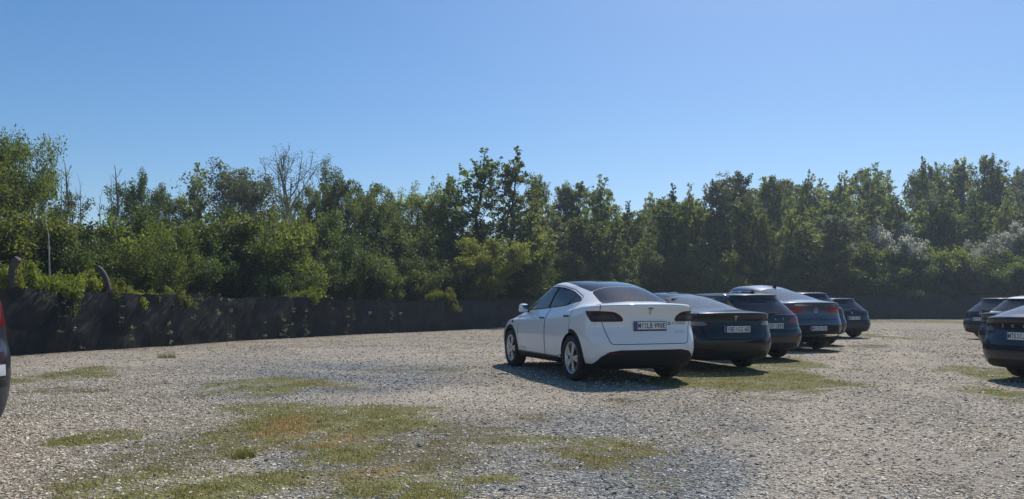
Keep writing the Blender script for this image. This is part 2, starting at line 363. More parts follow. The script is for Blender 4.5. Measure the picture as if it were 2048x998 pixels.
def gravel_mat():
    m, nt, b = mat("gravel_ground")
    N = nt.nodes; Lk = nt.links.new
    def attr(n):
        a = N.new("ShaderNodeAttribute"); a.attribute_name = n; return a.outputs["Fac"]
    def mixc(f, a, c, blend='MIX'):
        x = N.new("ShaderNodeMix"); x.data_type = 'RGBA'; x.blend_type = blend
        for s, v in ((0, f), (6, a), (7, c)):
            if isinstance(v, tuple): x.inputs[s].default_value = (*v, 1)
            elif isinstance(v, (int, float)): x.inputs[s].default_value = v
            else: Lk(v, x.inputs[s])
        return x.outputs[2]
    tc = N.new("ShaderNodeTexCoord")
    def vor(scale, feat='F1'):
        v = N.new("ShaderNodeTexVoronoi"); v.inputs["Scale"].default_value = scale; v.feature = feat
        Lk(tc.outputs["Object"], v.inputs["Vector"]); return v
    def noi(scale, det=5):
        v = N.new("ShaderNodeTexNoise"); v.inputs["Scale"].default_value = scale; v.inputs["Detail"].default_value = det
        Lk(tc.outputs["Object"], v.inputs["Vector"]); return v.outputs["Fac"]
    def ramp(f, stops):
        r = N.new("ShaderNodeValToRGB"); e = r.color_ramp.elements
        while len(e) < len(stops): e.new(0.5)
        for i, (p, c) in enumerate(stops): e[i].position = p; e[i].color = (*c, 1)
        Lk(f, r.inputs[0]); return r.outputs[0]
    v1 = vor(34); v2 = vor(76); v3 = vor(11)
    sep = N.new("ShaderNodeSeparateColor"); Lk(v1.outputs["Color"], sep.inputs[0])
    stone = ramp(sep.outputs[0], [(0.0, (0.13, 0.108, 0.082)), (0.35, (0.31, 0.265, 0.205)), (0.7, (0.44, 0.383, 0.302)), (1.0, (0.64, 0.57, 0.47))])
    blue = ramp(sep.outputs[0], [(0.0, (0.09, 0.097, 0.098)), (0.4, (0.20, 0.21, 0.208)), (0.75, (0.30, 0.31, 0.305)), (1.0, (0.50, 0.50, 0.48))])
    tan = ramp(sep.outputs[1], [(0.0, (0.31, 0.265, 0.21)), (0.5, (0.46, 0.40, 0.325)), (1.0, (0.60, 0.53, 0.445))])
    col = mixc(attr("blue"), stone, blue)
    col = mixc(attr("tan"), col, tan)
    big = ramp(noi(0.7, 4), [(0.3, (0.78, 0.78, 0.78)), (0.7, (1.12, 1.1, 1.06))])
    col = mixc(1.0, col, big, 'MULTIPLY')
    fine = ramp(noi(120, 2), [(0.25, (0.65, 0.65, 0.65)), (0.75, (1.25, 1.25, 1.25))])
    col = mixc(1.0, col, fine, 'MULTIPLY')
    grn = ramp(noi(9, 6), [(0.3, (0.10, 0.104, 0.032)), (0.55, (0.19, 0.185, 0.06)), (0.75, (0.27, 0.23, 0.11))])
    drk = ramp(noi(12, 6), [(0.3, (0.10, 0.085, 0.042)), (0.7, (0.21, 0.18, 0.10))])
    dry = ramp(noi(16, 6), [(0.3, (0.20, 0.14, 0.05)), (0.7, (0.34, 0.25, 0.10))])
    def cover(a, sc):
        def mth(op, x, y):
            q = N.new("ShaderNodeMath"); q.operation = op
            for i_, v_ in enumerate((x, y)):
                if isinstance(v_, (int, float)): q.inputs[i_].default_value = v_
                else: Lk(v_, q.inputs[i_])
            return q.outputs[0]
        n = mth('ADD', mth('MULTIPLY', noi(sc * .22, 4), .8), mth('MULTIPLY', noi(sc * 2.2, 4), .9))
        r = N.new("ShaderNodeMapRange"); r.inputs[1].default_value = 1.02; r.inputs[2].default_value = 1.42
        Lk(mth('ADD', attr(a), n), r.inputs[0]); return r.outputs[0]
    col = mixc(cover("dark", 22), col, drk)
    col = mixc(cover("green", 18), col, grn)
    col = mixc(cover("dry", 26), col, dry)
    Lk(col, b.inputs["Base Color"])
    b.inputs["Roughness"].default_value = 0.9
    b.inputs["Specular IOR Level"].default_value = 0.25
    # relief of the stones
    def mul(a, k):
        x = N.new("ShaderNodeMath"); x.operation = 'MULTIPLY'; Lk(a, x.inputs[0]); x.inputs[1].default_value = k; return x.outputs[0]
    def add(a, c):
        x = N.new("ShaderNodeMath"); x.operation = 'ADD'; Lk(a, x.inputs[0]); Lk(c, x.inputs[1]); return x.outputs[0]
    h = add(add(mul(v1.outputs["Distance"], -0.030), mul(v2.outputs["Distance"], -0.014)), add(mul(sep.outputs[2], 0.018), mul(noi(60, 4), 0.012)))
    bp = N.new("ShaderNodeBump"); bp.inputs["Strength"].default_value = 1.0; bp.inputs["Distance"].default_value = 1.0
    Lk(h, bp.inputs["Height"]); Lk(bp.outputs[0], b.inputs["Normal"])
    return m
gme = np_mesh("ground", gv, gf, gravel_mat(), True, {"green": mg, "dark": md, "dry": my, "blue": mb, "tan": mt})
tag(link("ground", gme), "pale stony gravel parking ground with worn grass patches", None, None, "structure")

# loose crushed stone lying on it
def rock_batch(n, rs):
    base = np.array([[-1, -1, -1], [1, -1, -1], [1, 1, -1], [-1, 1, -1], [-1, -1, 1], [1, -1, 1], [1, 1, 1], [-1, 1, 1]], float)
    q = np.array([[0, 3, 2, 1], [4, 5, 6, 7], [0, 1, 5, 4], [1, 2, 6, 5], [2, 3, 7, 6], [3, 0, 4, 7]])
    v = base[None] * (1 + 0.45 * (rs.rand(n, 8, 3) - 0.5)) * 0.6
    v[:, 4:, :2] *= (0.45 + 0.5 * rs.rand(n, 1, 1))
    v *= np.stack([0.7 + 0.6 * rs.rand(n), 0.7 + 0.6 * rs.rand(n), 0.16 + 0.34 * rs.rand(n)], 1)[:, None, :]
    a = rs.rand(n) * 6.283; t = (rs.rand(n) - 0.5) * 0.9
    c, s = np.cos(t), np.sin(t)
    y, z = v[..., 1].copy(), v[..., 2].copy()
    v[..., 1] = y * c[:, None] - z * s[:, None]; v[..., 2] = y * s[:, None] + z * c[:, None]
    c, s = np.cos(a), np.sin(a)
    x, y = v[..., 0].copy(), v[..., 1].copy()
    v[..., 0] = x * c[:, None] - y * s[:, None]; v[..., 1] = x * s[:, None] + y * c[:, None]
    return v, q
def stones():
    rs = np.random.RandomState(3)
    P = []; S = []
    for (y0, y1, dens, smin, smax) in ((3.6, 6.5, 2600, .005, .020), (6.5, 9.5, 1500, .006, .023), (9.5, 14, 560, .009, .027), (14, 22, 150, .013, .033), (22, 36, 26, .018, .040)):
        xl = -0.78 * y1 - 1.5; xr = 0.78 * y1 + 1.5
        n = int((y1 - y0) * (xr - xl) * dens)
        x = xl + (xr - xl) * rs.rand(n); y = y0 + (y1 - y0) * rs.rand(n)
        k = np.abs(x) < 0.78 * y + 1.5
        P.append(np.stack([x[k], y[k]], 1)); S.append(smin + (smax - smin) * rs.rand(k.sum()) ** 2.6)
    P = np.concatenate(P); S = np.concatenate(S)
    # a few larger lumps
    nb = 260; yb = 4 + 14 * rs.rand(nb) ** 1.5; xb = (rs.rand(nb) - 0.5) * 1.5 * yb
    P = np.concatenate([P, np.stack([xb, yb], 1)]); S = np.concatenate([S, 0.024 + 0.022 * rs.rand(nb) ** 2])
    g, d, yl, b, t = masks(P[:, 0], P[:, 1])
    cover = np.clip(g * 1.1 + d * 0.6 + yl * .7, 0, 1)
    keep = (rs.rand(len(P)) > t * 0.45) & (rs.rand(len(P)) > cover * 0.85) & (fence_side(P[:, 0], P[:, 1]) < -0.1) & (rs.rand(len(P)) < 0.55 + 0.5 * fbm(P[:, 0] * 1.1, P[:, 1] * 1.1, 3))
    P, S, b, t = P[keep], S[keep], b[keep], t[keep]
    n = len(P)
    v, q = rock_batch(n, rs)
    v *= S[:, None, None]
    v[..., 0] += P[:, 0:1]; v[..., 1] += P[:, 1:2]; v[..., 2] += (gz(P[:, 0], P[:, 1]) + S * 0.12)[:, None]
    f = (q[None] + (np.arange(n) * 8)[:, None, None]).reshape(-1, 4)
    tone = np.clip(rs.rand(n), 0, 1); tone = np.where(S > .024, tone * .62, tone)
    return v.reshape(-1, 3), f, np.repeat(tone, 8), np.repeat(np.clip(b - t * .3, 0, 1), 8)
def stone_mat():
    m, nt, b = mat("crushed_stone"); N = nt.nodes; Lk = nt.links.new
    a = N.new("ShaderNodeAttribute"); a.attribute_name = "tone"; c = N.new("ShaderNodeAttribute"); c.attribute_name = "blue"
    def ramp(stops):
        r = N.new("ShaderNodeValToRGB"); e = r.color_ramp.elements
        while len(e) < len(stops): e.new(0.5)
        for i, (p, cc) in enumerate(stops): e[i].position = p; e[i].color = (*cc, 1)
        Lk(a.outputs["Fac"], r.inputs[0]); return r.outputs[0]
    tan = ramp([(0, (0.12, 0.10, 0.076)), (0.22, (0.27, 0.232, 0.175)), (0.65, (0.50, 0.437, 0.345)), (0.88, (0.70, 0.63, 0.52)), (1, (0.84, 0.79, 0.70))])
    blu = ramp([(0, (0.085, 0.088, 0.088)), (0.3, (0.21, 0.213, 0.206)), (0.7, (0.35, 0.35, 0.335)), (0.93, (0.50, 0.49, 0.46)), (1, (0.66, 0.64, 0.59))])
    x = N.new("ShaderNodeMix"); x.data_type = 'RGBA'; Lk(c.outputs["Fac"], x.inputs[0]); Lk(tan, x.inputs[6]); Lk(blu, x.inputs[7])
    Lk(x.outputs[2], b.inputs["Base Color"]); b.inputs["Roughness"].default_value = 0.9; b.inputs["Specular IOR Level"].default_value = 0.12
    return m
sv, sf, stn, sbl = stones()
sme = np_mesh("gravel", sv, sf, stone_mat(), False, {"tone": stn, "blue": sbl})
tag(link("gravel", sme), "loose crushed grey and tan stones lying on the parking ground", "gravel", None, "stuff")

# short grass in the patches
def grass_mat():
    m = bpy.data.materials.new("grass_blades"); m.use_nodes = True
    nt = m.node_tree; N = nt.nodes; Lk = nt.links.new; b = N["Principled BSDF"]; out = N["Material Output"]
    a = N.new("ShaderNodeAttribute"); a.attribute_name = "tint"; d = N.new("ShaderNodeAttribute"); d.attribute_name = "dry"
    x = N.new("ShaderNodeMix"); x.data_type = 'RGBA'; x.inputs[6].default_value = (0.125, 0.135, 0.027, 1); x.inputs[7].default_value = (0.36, 0.32, 0.10, 1); Lk(a.outputs["Fac"], x.inputs[0])
    y = N.new("ShaderNodeMix"); y.data_type = 'RGBA'; y.inputs[7].default_value = (0.36, 0.25, 0.09, 1); Lk(d.outputs["Fac"], y.inputs[0]); Lk(x.outputs[2], y.inputs[6])
    Lk(y.outputs[2], b.inputs["Base Color"]); b.inputs["Roughness"].default_value = 0.6
    t = N.new("ShaderNodeBsdfTranslucent"); Lk(y.outputs[2], t.inputs[0])
    s = N.new("ShaderNodeMixShader"); s.inputs[0].default_value = 0.45; Lk(b.outputs[0], s.inputs[1]); Lk(t.outputs[0], s.inputs[2]); Lk(s.outputs[0], out.inputs[0])
    return m
M['grass'] = grass_mat()
def blades(P, rs, hmin, hmax, w, dry):
    n = len(P); a = rs.rand(n) * 6.283; h = hmin + (hmax - hmin) * rs.rand(n) ** 1.5
    lean = (rs.rand(n, 2) - 0.5) * 1.1 * h[:, None]
    z = gz(P[:, 0], P[:, 1]) - 0.003
    dx, dy = np.cos(a) * w, np.sin(a) * w
    v = np.zeros((n, 3, 3))
    v[:, 0] = np.stack([P[:, 0] - dx, P[:, 1] - dy, z], 1); v[:, 1] = np.stack([P[:, 0] + dx, P[:, 1] + dy, z], 1)
    v[:, 2] = np.stack([P[:, 0] + lean[:, 0], P[:, 1] + lean[:, 1], z + h], 1)
    return v.reshape(-1, 3), np.arange(n * 3).reshape(-1, 3), np.repeat(rs.rand(n), 3), np.repeat(dry, 3)
def grass():
    rs = np.random.RandomState(11); P = []
    for (y0, y1, dens) in ((3.6, 8, 4200), (8, 13, 2200), (13, 22, 650), (22, 40, 150)):
        xl = -0.76 * y1 - 1; xr = 0.76 * y1 + 1; n = int((y1 - y0) * (xr - xl) * dens)
        P.append(np.stack([xl + (xr - xl) * rs.rand(n), y0 + (y1 - y0) * rs.rand(n)], 1))
    P = np.concatenate(P)
    g, d, yl, b, t = masks(P[:, 0], P[:, 1]); fs = fence_side(P[:, 0], P[:, 1])
    c = np.clip(g * 0.95 + d * 0.50 + yl * 0.8, 0, 1) ** 1.6
    clump = sstep(0.28, 0.7, fbm(P[:, 0] * 5, P[:, 1] * 5, 3))
    k = (rs.rand(len(P)) < c * clump) & (fs < 0.4)
    P, g, yl, d = P[k], g[k], yl[k], d[k]
    dry = np.clip(yl * 1.0 + 0.35 * d * (rs.rand(len(P)) < 0.5) + 0.45 * (rs.rand(len(P)) < .3), 0, 1)
    big = 1 + 0.4 * (P[:, 1] > 13)
    v, f, ti, dr = blades(P, rs, 0.008, 0.045, 0.004, dry)
    return v, f, ti, dr
av, af, ati, adr = grass()
tag(link("grass", np_mesh("grass", av, af, M['grass'], False, {"tint": ati, "dry": adr})), "short patchy grass and moss growing through the gravel", "grass", None, "stuff")
# ------------------------------------------------------------------ cars
def pchip(x, y, q):
    x = np.asarray(x, float); y = np.asarray(y, float); q = np.asarray(q, float)
    h = np.diff(x); d = np.diff(y) / h; n = len(x); m = np.zeros(n)
    for k in range(1, n - 1):
        if d[k - 1] * d[k] > 0:
            w1 = 2 * h[k] + h[k - 1]; w2 = h[k] + 2 * h[k - 1]
            m[k] = (w1 + w2) / (w1 / d[k - 1] + w2 / d[k])
    m[0] = d[0]; m[-1] = d[-1]
    i = np.clip(np.searchsorted(x, q) - 1, 0, n - 2); t = (q - x[i]) / h[i]
    return (y[i] * (1 + 2 * t) * (1 - t) ** 2 + h[i] * m[i] * t * (1 - t) ** 2 + y[i + 1] * t * t * (3 - 2 * t) + h[i] * m[i + 1] * t * t * (t - 1))

NR, NS, NF = 34, 30, 22
def ring_curve(yr, zr, yf, zf, w, zs, rl, fl, n):
    Lr = yf - yr
    k = min(1.0, 0.96 * Lr / (rl + fl)); rl *= k; fl *= k
    th = np.linspace(0, math.pi / 2, 500)
    cx, cy = np.sin(th) ** (2 / n), 1 - np.cos(th) ** (2 / n)
    def resample(px, py, m, last):
        s = np.concatenate([[0], np.cumsum(np.hypot(np.diff(px), np.diff(py)))])
        q = np.linspace(0, s[-1], m + 1)
        if not last: q = q[:-1]
        return np.interp(q, s, px), np.interp(q, s, py)
    x1, y1 = resample(w * cx, yr + rl * cy, NR, False)
    x2, y2 = resample(np.full(50, w), np.linspace(yr + rl, yf - fl, 50), NS, False)
    x3, y3 = resample((w * cx)[::-1], (yf - fl * cy)[::-1], NF, True)
    x = np.concatenate([x1, x2, x3]); y = np.concatenate([y1, y2, y3])
    u = (y - (yr + yf) / 2) / max(1e-6, Lr / 2)
    x = x * (1 - 0.03 * u * u)
    z = pchip([yr, yr + 0.42 * Lr, yf], [zr, zs, zf], y)
    return np.stack([x, y, z], 1)

def car_shell(rings, per=5):
    """dense body shell from rings running round the car; returns bmesh with a float-vector layer of smooth normals"""
    P = np.array([r[:9] for r in rings], float); K = len(P)
    t = np.arange(K); q = np.unique(np.concatenate([np.linspace(k, k + 1, per + 1) for k in range(K - 1)]).round(6))
    Q = np.stack([pchip(t, P[:, c], q) for c in range(9)], 1)
    half = np.stack([ring_curve(*row) for row in Q], 0)              # rings x cols x 3
    nk, nc, _ = half.shape
    left = half[:, 1:-1][:, ::-1].copy(); left[..., 0] *= -1
    full = np.concatenate([half, left], 1); m = full.shape[1]
    du = np.roll(full, -1, 1) - np.roll(full, 1, 1)
    dv = np.gradient(full, axis=0)
    nrm = np.cross(du, dv); nl = np.linalg.norm(nrm, axis=2, keepdims=True); nrm = nrm / np.maximum(nl, 1e-9)
    if nrm[nk // 2, NR + NS // 2, 0] < 0: nrm = -nrm
    nrm[-1] = (0, 0, 1)
    bm = bmesh.new(); lay = bm.verts.layers.float_vector.new("sn"); reg = bm.faces.layers.int.new("reg")
    V = []
    for i in range(nk):
        row = []
        for j in range(m):
            v = bm.verts.new(full[i, j]); v[lay] = Vector(nrm[i, j]); row.append(v)
        V.append(row)
    for i in range(nk - 1):
        for j in range(m):
            k = (j + 1) % m
            bm.faces.new((V[i][j], V[i][k], V[i + 1][k], V[i + 1][j]))
    for i, flip in ((0, True), (nk - 1, False)):
        for j in range(0, nc - 1):
            a, b = V[i][j], V[i][j + 1]
            c = V[i][(m - j - 1) % m] if j + 1 < nc - 1 else None
            dd = V[i][(m - j) % m] if j > 0 else None
            vs = [a, b] + ([c] if c is not None else []) + ([dd] if dd is not None else [])
            vs = [v for k, v in enumerate(vs) if v not in vs[:k]]
            if len(vs) >= 3:
                try: f = bm.faces.new(vs if not flip else vs[::-1])
                except ValueError: pass
    bm.normal_update()
    return bm, lay, reg

VIEWS = {'side': (1, 2), 'rear': (0, 2), 'top': (0, 1)}
def in_poly(p, q):
    x, y = p; r = False; n = len(q); j = n - 1
    for i in range(n):
        xi, yi = q[i]; xj, yj = q[j]
        if (yi > y) != (yj > y) and x < (xj - xi) * (y - yi) / (yj - yi) + xi: r = not r
        j = i
    return r
def bbox(q): return min(a for a, _ in q), max(a for a, _ in q), min(b for _, b in q), max(b for _, b in q)
def smooth_poly(pts, it=1, r=.05):
    """round the corners of a closed outline with arcs about r wide"""
    o = []; n = len(pts)
    for i in range(n):
        p, a, b = np.array(pts[i], float), np.array(pts[i - 1], float), np.array(pts[(i + 1) % n], float)
        la, lb = np.linalg.norm(a - p), np.linalg.norm(b - p)
        s0 = p + (a - p) / la * min(r, .42 * la); s1 = p + (b - p) / lb * min(r, .42 * lb)
        for t in (0, .33, .67, 1): o.append(tuple(s0 * (1 - t) ** 2 + p * 2 * t * (1 - t) + s1 * t * t))
    return o
def circle(cy, cz, r, n=28): return [(cy + r * math.cos(6.28319 * i / n), cz + r * math.sin(6.28319 * i / n)) for i in range(n)]

def cut_region(bm, reg, prisms, filt, code):
    """cut the shell along prism outlines and mark the faces inside all prisms"""
    boxes = [(VIEWS[v], bbox(q)) for v, q in prisms]
    def overlaps(f, pad=0.002):
        for (a, b), (x0, x1, y0, y1) in boxes:
            xa = [v.co[a] for v in f.verts]; ya = [v.co[b] for v in f.verts]
            if max(xa) < x0 - pad or min(xa) > x1 + pad or max(ya) < y0 - pad or min(ya) > y1 + pad: return False
        return True
    bm.faces.ensure_lookup_table()
    cand = set(f for f in bm.faces if filt(f.calc_center_median(), f.normal) and overlaps(f))
    for view, q in prisms:
        a, b = VIEWS[view]
        for i in range(len(q)):
            p0, p1 = q[i], q[(i + 1) % len(q)]
            if abs(p0[0] - p1[0]) + abs(p0[1] - p1[1]) < 1e-6: continue
            x0, x1 = sorted((p0[0], p1[0])); y0, y1 = sorted((p0[1], p1[1]))
            fs = []
            nx_, ny_ = -(p1[1] - p0[1]), p1[0] - p0[0]
            for f in cand:
                xa = [v.co[a] for v in f.verts]; ya = [v.co[b] for v in f.verts]
                if max(xa) < x0 or min(xa) > x1 or max(ya) < y0 or min(ya) > y1: continue
                s = [(xx - p0[0]) * nx_ + (yy - p0[1]) * ny_ for xx, yy in zip(xa, ya)]
                if min(s) < 0 < max(s): fs.append(f)
            if not fs: continue
            co = [0, 0, 0]; no = [0, 0, 0]
            co[a], co[b] = p0; no[a], no[b] = nx_, ny_
            geom = list(set([e for f in fs for e in f.edges])) + list(set([v for f in fs for v in f.verts])) + fs
            before = set(fs)
            r = bmesh.ops.bisect_plane(bm, geom=geom, dist=1e-5, plane_co=co, plane_no=Vector(no).normalized())
            cand = set(f for f in cand if f.is_valid)
            for g in r['geom']:
                if isinstance(g, bmesh.types.BMFace): cand.add(g)
            for g in r['geom_cut']:
                if isinstance(g, bmesh.types.BMEdge):
                    for f in g.link_faces: cand.add(f)
    n = 0
    for f in cand:
        c = f.calc_center_median()
        if all(in_poly((c[VIEWS[v][0]], c[VIEWS[v][1]]), q) for v, q in prisms) and filt(c, f.normal):
            f[reg] = code; n += 1
    return n

def mirror(prisms): return [(v, [(-a, b) for a, b in q] if v != 'side' else q) for v, q in prisms]

class MB:
    """small mesh collector: boxes, tubes, lathes, ribbons, text; several materials in ONE mesh object"""
    def __init__(s): s.v = []; s.f = []; s.m = []; s.sm = []; s.mats = []
    def mi(s, m):
        if m not in s.mats: s.mats.append(m)
        return s.mats.index(m)
    def add(s, vs, fs, m, smooth=False):
        o = len(s.v); k = s.mi(m); s.v += [tuple(v) for v in vs]
        for f in fs: s.f.append([i + o for i in f]); s.m.append(k); s.sm.append(smooth)
    def box(s, c, d, m, taper=1.0, rot=None, bev=0.0):
        x, y, z = [k / 2 for k in d]
        if bev <= 0:
            vs = [(-x, -y, -z), (x, -y, -z), (x, y, -z), (-x, y, -z), (-x * taper, -y * taper, z), (x * taper, -y * taper, z), (x * taper, y * taper, z), (-x * taper, y * taper, z)]
            fs = [(0, 3, 2, 1), (4, 5, 6, 7), (0, 1, 5, 4), (1, 2, 6, 5), (2, 3, 7, 6), (3, 0, 4, 7)]
        else:
            bm = bmesh.new(); bmesh.ops.create_cube(bm, size=1)
            for v in bm.verts:
                t = taper if v.co.z > 0 else 1
                v.co = Vector((v.co.x * d[0] * t, v.co.y * d[1] * t, v.co.z * d[2]))
            bmesh.ops.bevel(bm, geom=bm.edges[:], offset=bev, segments=2, affect='EDGES', profile=0.6)
            bm.verts.index_update()
            vs = [v.co.copy() for v in bm.verts]; fs = [[v.index for v in f.verts] for f in bm.faces]; bm.free()
        vs = [Vector(v) for v in vs]
        if rot is not None: vs = [rot @ v for v in vs]
        s.add([v + Vector(c) for v in vs], fs, m, bev > 0)
    def tube(s, pts, r, m, n=8):
        pts = [Vector(p) for p in pts]; rs = r if isinstance(r, (list, tuple)) else [r] * len(pts)
        vs = []; fs = []
        for i, p in enumerate(pts):
            d = (pts[min(i + 1, len(pts) - 1)] - pts[max(i - 1, 0)]).normalized()
            u = d.cross(Vector((0, 0, 1))) if abs(d.z) < 0.9 else d.cross(Vector((1, 0, 0))); u.normalize(); w = d.cross(u)
            for k in range(n):
                a = 6.28319 * k / n; vs.append(p + (u * math.cos(a) + w * math.sin(a)) * rs[i])
        for i in range(len(pts) - 1):
            for k in range(n): fs.append((i * n + k, i * n + (k + 1) % n, (i + 1) * n + (k + 1) % n, (i + 1) * n + k))
        fs.append(tuple(range(n))[::-1]); fs.append(tuple((len(pts) - 1) * n + k for k in range(n)))
        s.add(vs, fs, m, True)
    def lathe_x(s, prof, m, n=40, cap=False):
        vs = []; fs = []
        for (x, r) in prof:
            for k in range(n):
                a = 6.28319 * k / n; vs.append((x, r * math.cos(a), r * math.sin(a)))
        for i in range(len(prof) - 1):
            for k in range(n): fs.append((i * n + k, i * n + (k + 1) % n, (i + 1) * n + (k + 1) % n, (i + 1) * n + k))
        s.add(vs, fs, m, True)
    def build(s, name, parent=None, loc=None, rot=None):
        me = bpy.data.meshes.new(name); me.from_pydata(s.v, [], s.f)
        for m in s.mats: me.materials.append(m)
        me.polygons.foreach_set("material_index", np.array(s.m, np.int32)); me.polygons.foreach_set("use_smooth", np.array(s.sm, bool))
        me.validate(); me.update()
        o = link(name, me, parent)
        if loc is not None: o.location = loc
        if rot is not None: o.rotation_euler = rot
        return o

def text2d(txt, width, height, bold=0.0):
    """flat lettering as (verts 2-D, faces), fitted into width x height, centred"""
    cu = bpy.data.curves.new("t", 'FONT'); cu.body = txt; cu.size = 1; cu.offset = bold; cu.resolution_u = 3
    o = bpy.data.objects.new("t", cu); COL.objects.link(o)
    dg = bpy.context.evaluated_depsgraph_get()
    me = bpy.data.meshes.new_from_object(o.evaluated_get(dg))
    v = np.array([tuple(a.co) for a in me.vertices])[:, :2]; f = [list(p.vertices) for p in me.polygons]
    bpy.data.objects.remove(o); bpy.data.curves.remove(cu); bpy.data.meshes.remove(me)
    lo, hi = v.min(0), v.max(0)
    v = (v - (lo + hi) / 2) / (hi - lo) * np.array([width, height])
    return v, f
def strokes2d(lines, w):
    vs = []; fs = []
    for ln in lines:
        for a, b in zip(ln[:-1], ln[1:]):
            a = np.array(a, float); b = np.array(b, float); d = b - a; L = np.linalg.norm(d); n = np.array([-d[1], d[0]]) / L * w / 2; e = d / L * w * 0.25
            o = len(vs); vs += [a - e + n, a - e - n, b + e - n, b + e + n]; fs.append([o, o + 1, o + 2, o + 3])
    return np.array(vs), fs

def plate(parent, root_mb_name, pos, tilt, text, frame=True, blue=True, nx_=0.0):
    """registration plate: plastic holder, white field, blue band, lettering and the two round seals"""
    b = MB()
    if frame: b.box((0, 0.004, -0.008), (0.545, 0.012, 0.142), M['plate_ink'], bev=0.003)
    b.box((0, -0.004, 0), (0.52, 0.010, 0.110), M['plate'])
    if blue: b.box((-0.238, -0.0105, 0), (0.040, 0.004, 0.108), M['plate_blue'])
    cells = []
    for ch in text: cells.append((ch, {'|': 1.0, ' ': .45, 'I': .7, '1': .8, 'M': 1.12}.get(ch, 1.0)))
    x0, x1 = -0.212, 0.250; unit = (x1 - x0) / sum(w for _, w in cells); x = x0
    for ch, w in cells:
        cx_ = x + unit * w / 2
        if ch == '|':
            for dz in (0.022, -0.022):
                q = circle(cx_, dz, 0.015, 14); b.add([(a, -0.0125, c) for a, c in q], [list(range(14))], M['sticker'])
        elif ch != ' ':
            v, f = text2d(ch, unit * w * (.80 if ch not in 'I1' else .5), 0.078, 0.008)
            b.add([(a + cx_, -0.0122, c) for a, c in v], f, M['plate_ink'])
        x += unit * w
    o = b.build("license_plate", parent, pos)
    o.rotation_euler = (tilt, 0, nx_)
    return o

def make_wheel(parent, r, w, pos, flip, spokes, style):
    wl = bpy.data.objects.new("wheel", None); COL.objects.link(wl); wl.parent = parent; wl.location = pos; wl.empty_display_size = .1
    if flip: wl.rotation_euler = (0, 0, math.pi)
    rr = r * 0.70; h = w / 2
    t = MB(); t.lathe_x([(-h * .8, rr), (-h * .98, rr + .03), (-h, (rr + r) / 2), (-h * .95, r * .945), (-h * .72, r * .988), (-h * .3, r), (h * .3, r), (h * .72, r * .988), (h * .95, r * .945), (h, (rr + r) / 2), (h * .98, rr + .03), (h * .8, rr)], M['tyre'])
    t.build("tyre", wl)
    b = MB(); A = M['alloy'] if style != 'dark' else M['dark_alloy']
    b.lathe_x([(h * .84, rr + .004), (h * .88, rr - .004), (h * .80, rr * .93), (h * .2, rr * .88), (-h * .8, rr * .95)], A)
    n = 40; q = circle(0, 0, rr * .9, n); b.add([(h * .15, a, c) for a, c in q], [list(range(n))], M['liner'])
    b.lathe_x([(h * .62, rr * .20), (h * .78, rr * .17), (h * .8, 0.001)], A, 20)
    for k in range(spokes):
        a0 = 6.28319 * k / spokes
        offs = (-.16, .16) if style == 'twin' else (0,)
        for of in offs:
            c0, c1 = a0 + of * .35, a0 + of
            wi, wo = rr * .085, rr * (.105 if style == 'twin' else .15)
            vs = []
            for (rad, a, hw, x) in ((rr * .12, c0, wi, h * .76), (rr * .94, c1, wo, h * .80)):
                e = np.array([math.cos(a), math.sin(a)]); p = np.array([-e[1], e[0]])
                for sx, hh in ((0, hw), (-.028, hw * .9)):
                    for sg in (-1, 1):
                        y_, z_ = e * rad + p * hh * sg; vs.append((x + sx, y_, z_))
            b.add(vs, [(0, 1, 5, 4), (2, 6, 7, 3), (0, 4, 6, 2), (1, 3, 7, 5), (0, 2, 3, 1), (4, 5, 7, 6)], A)
    b.build("rim", wl)
    return wl

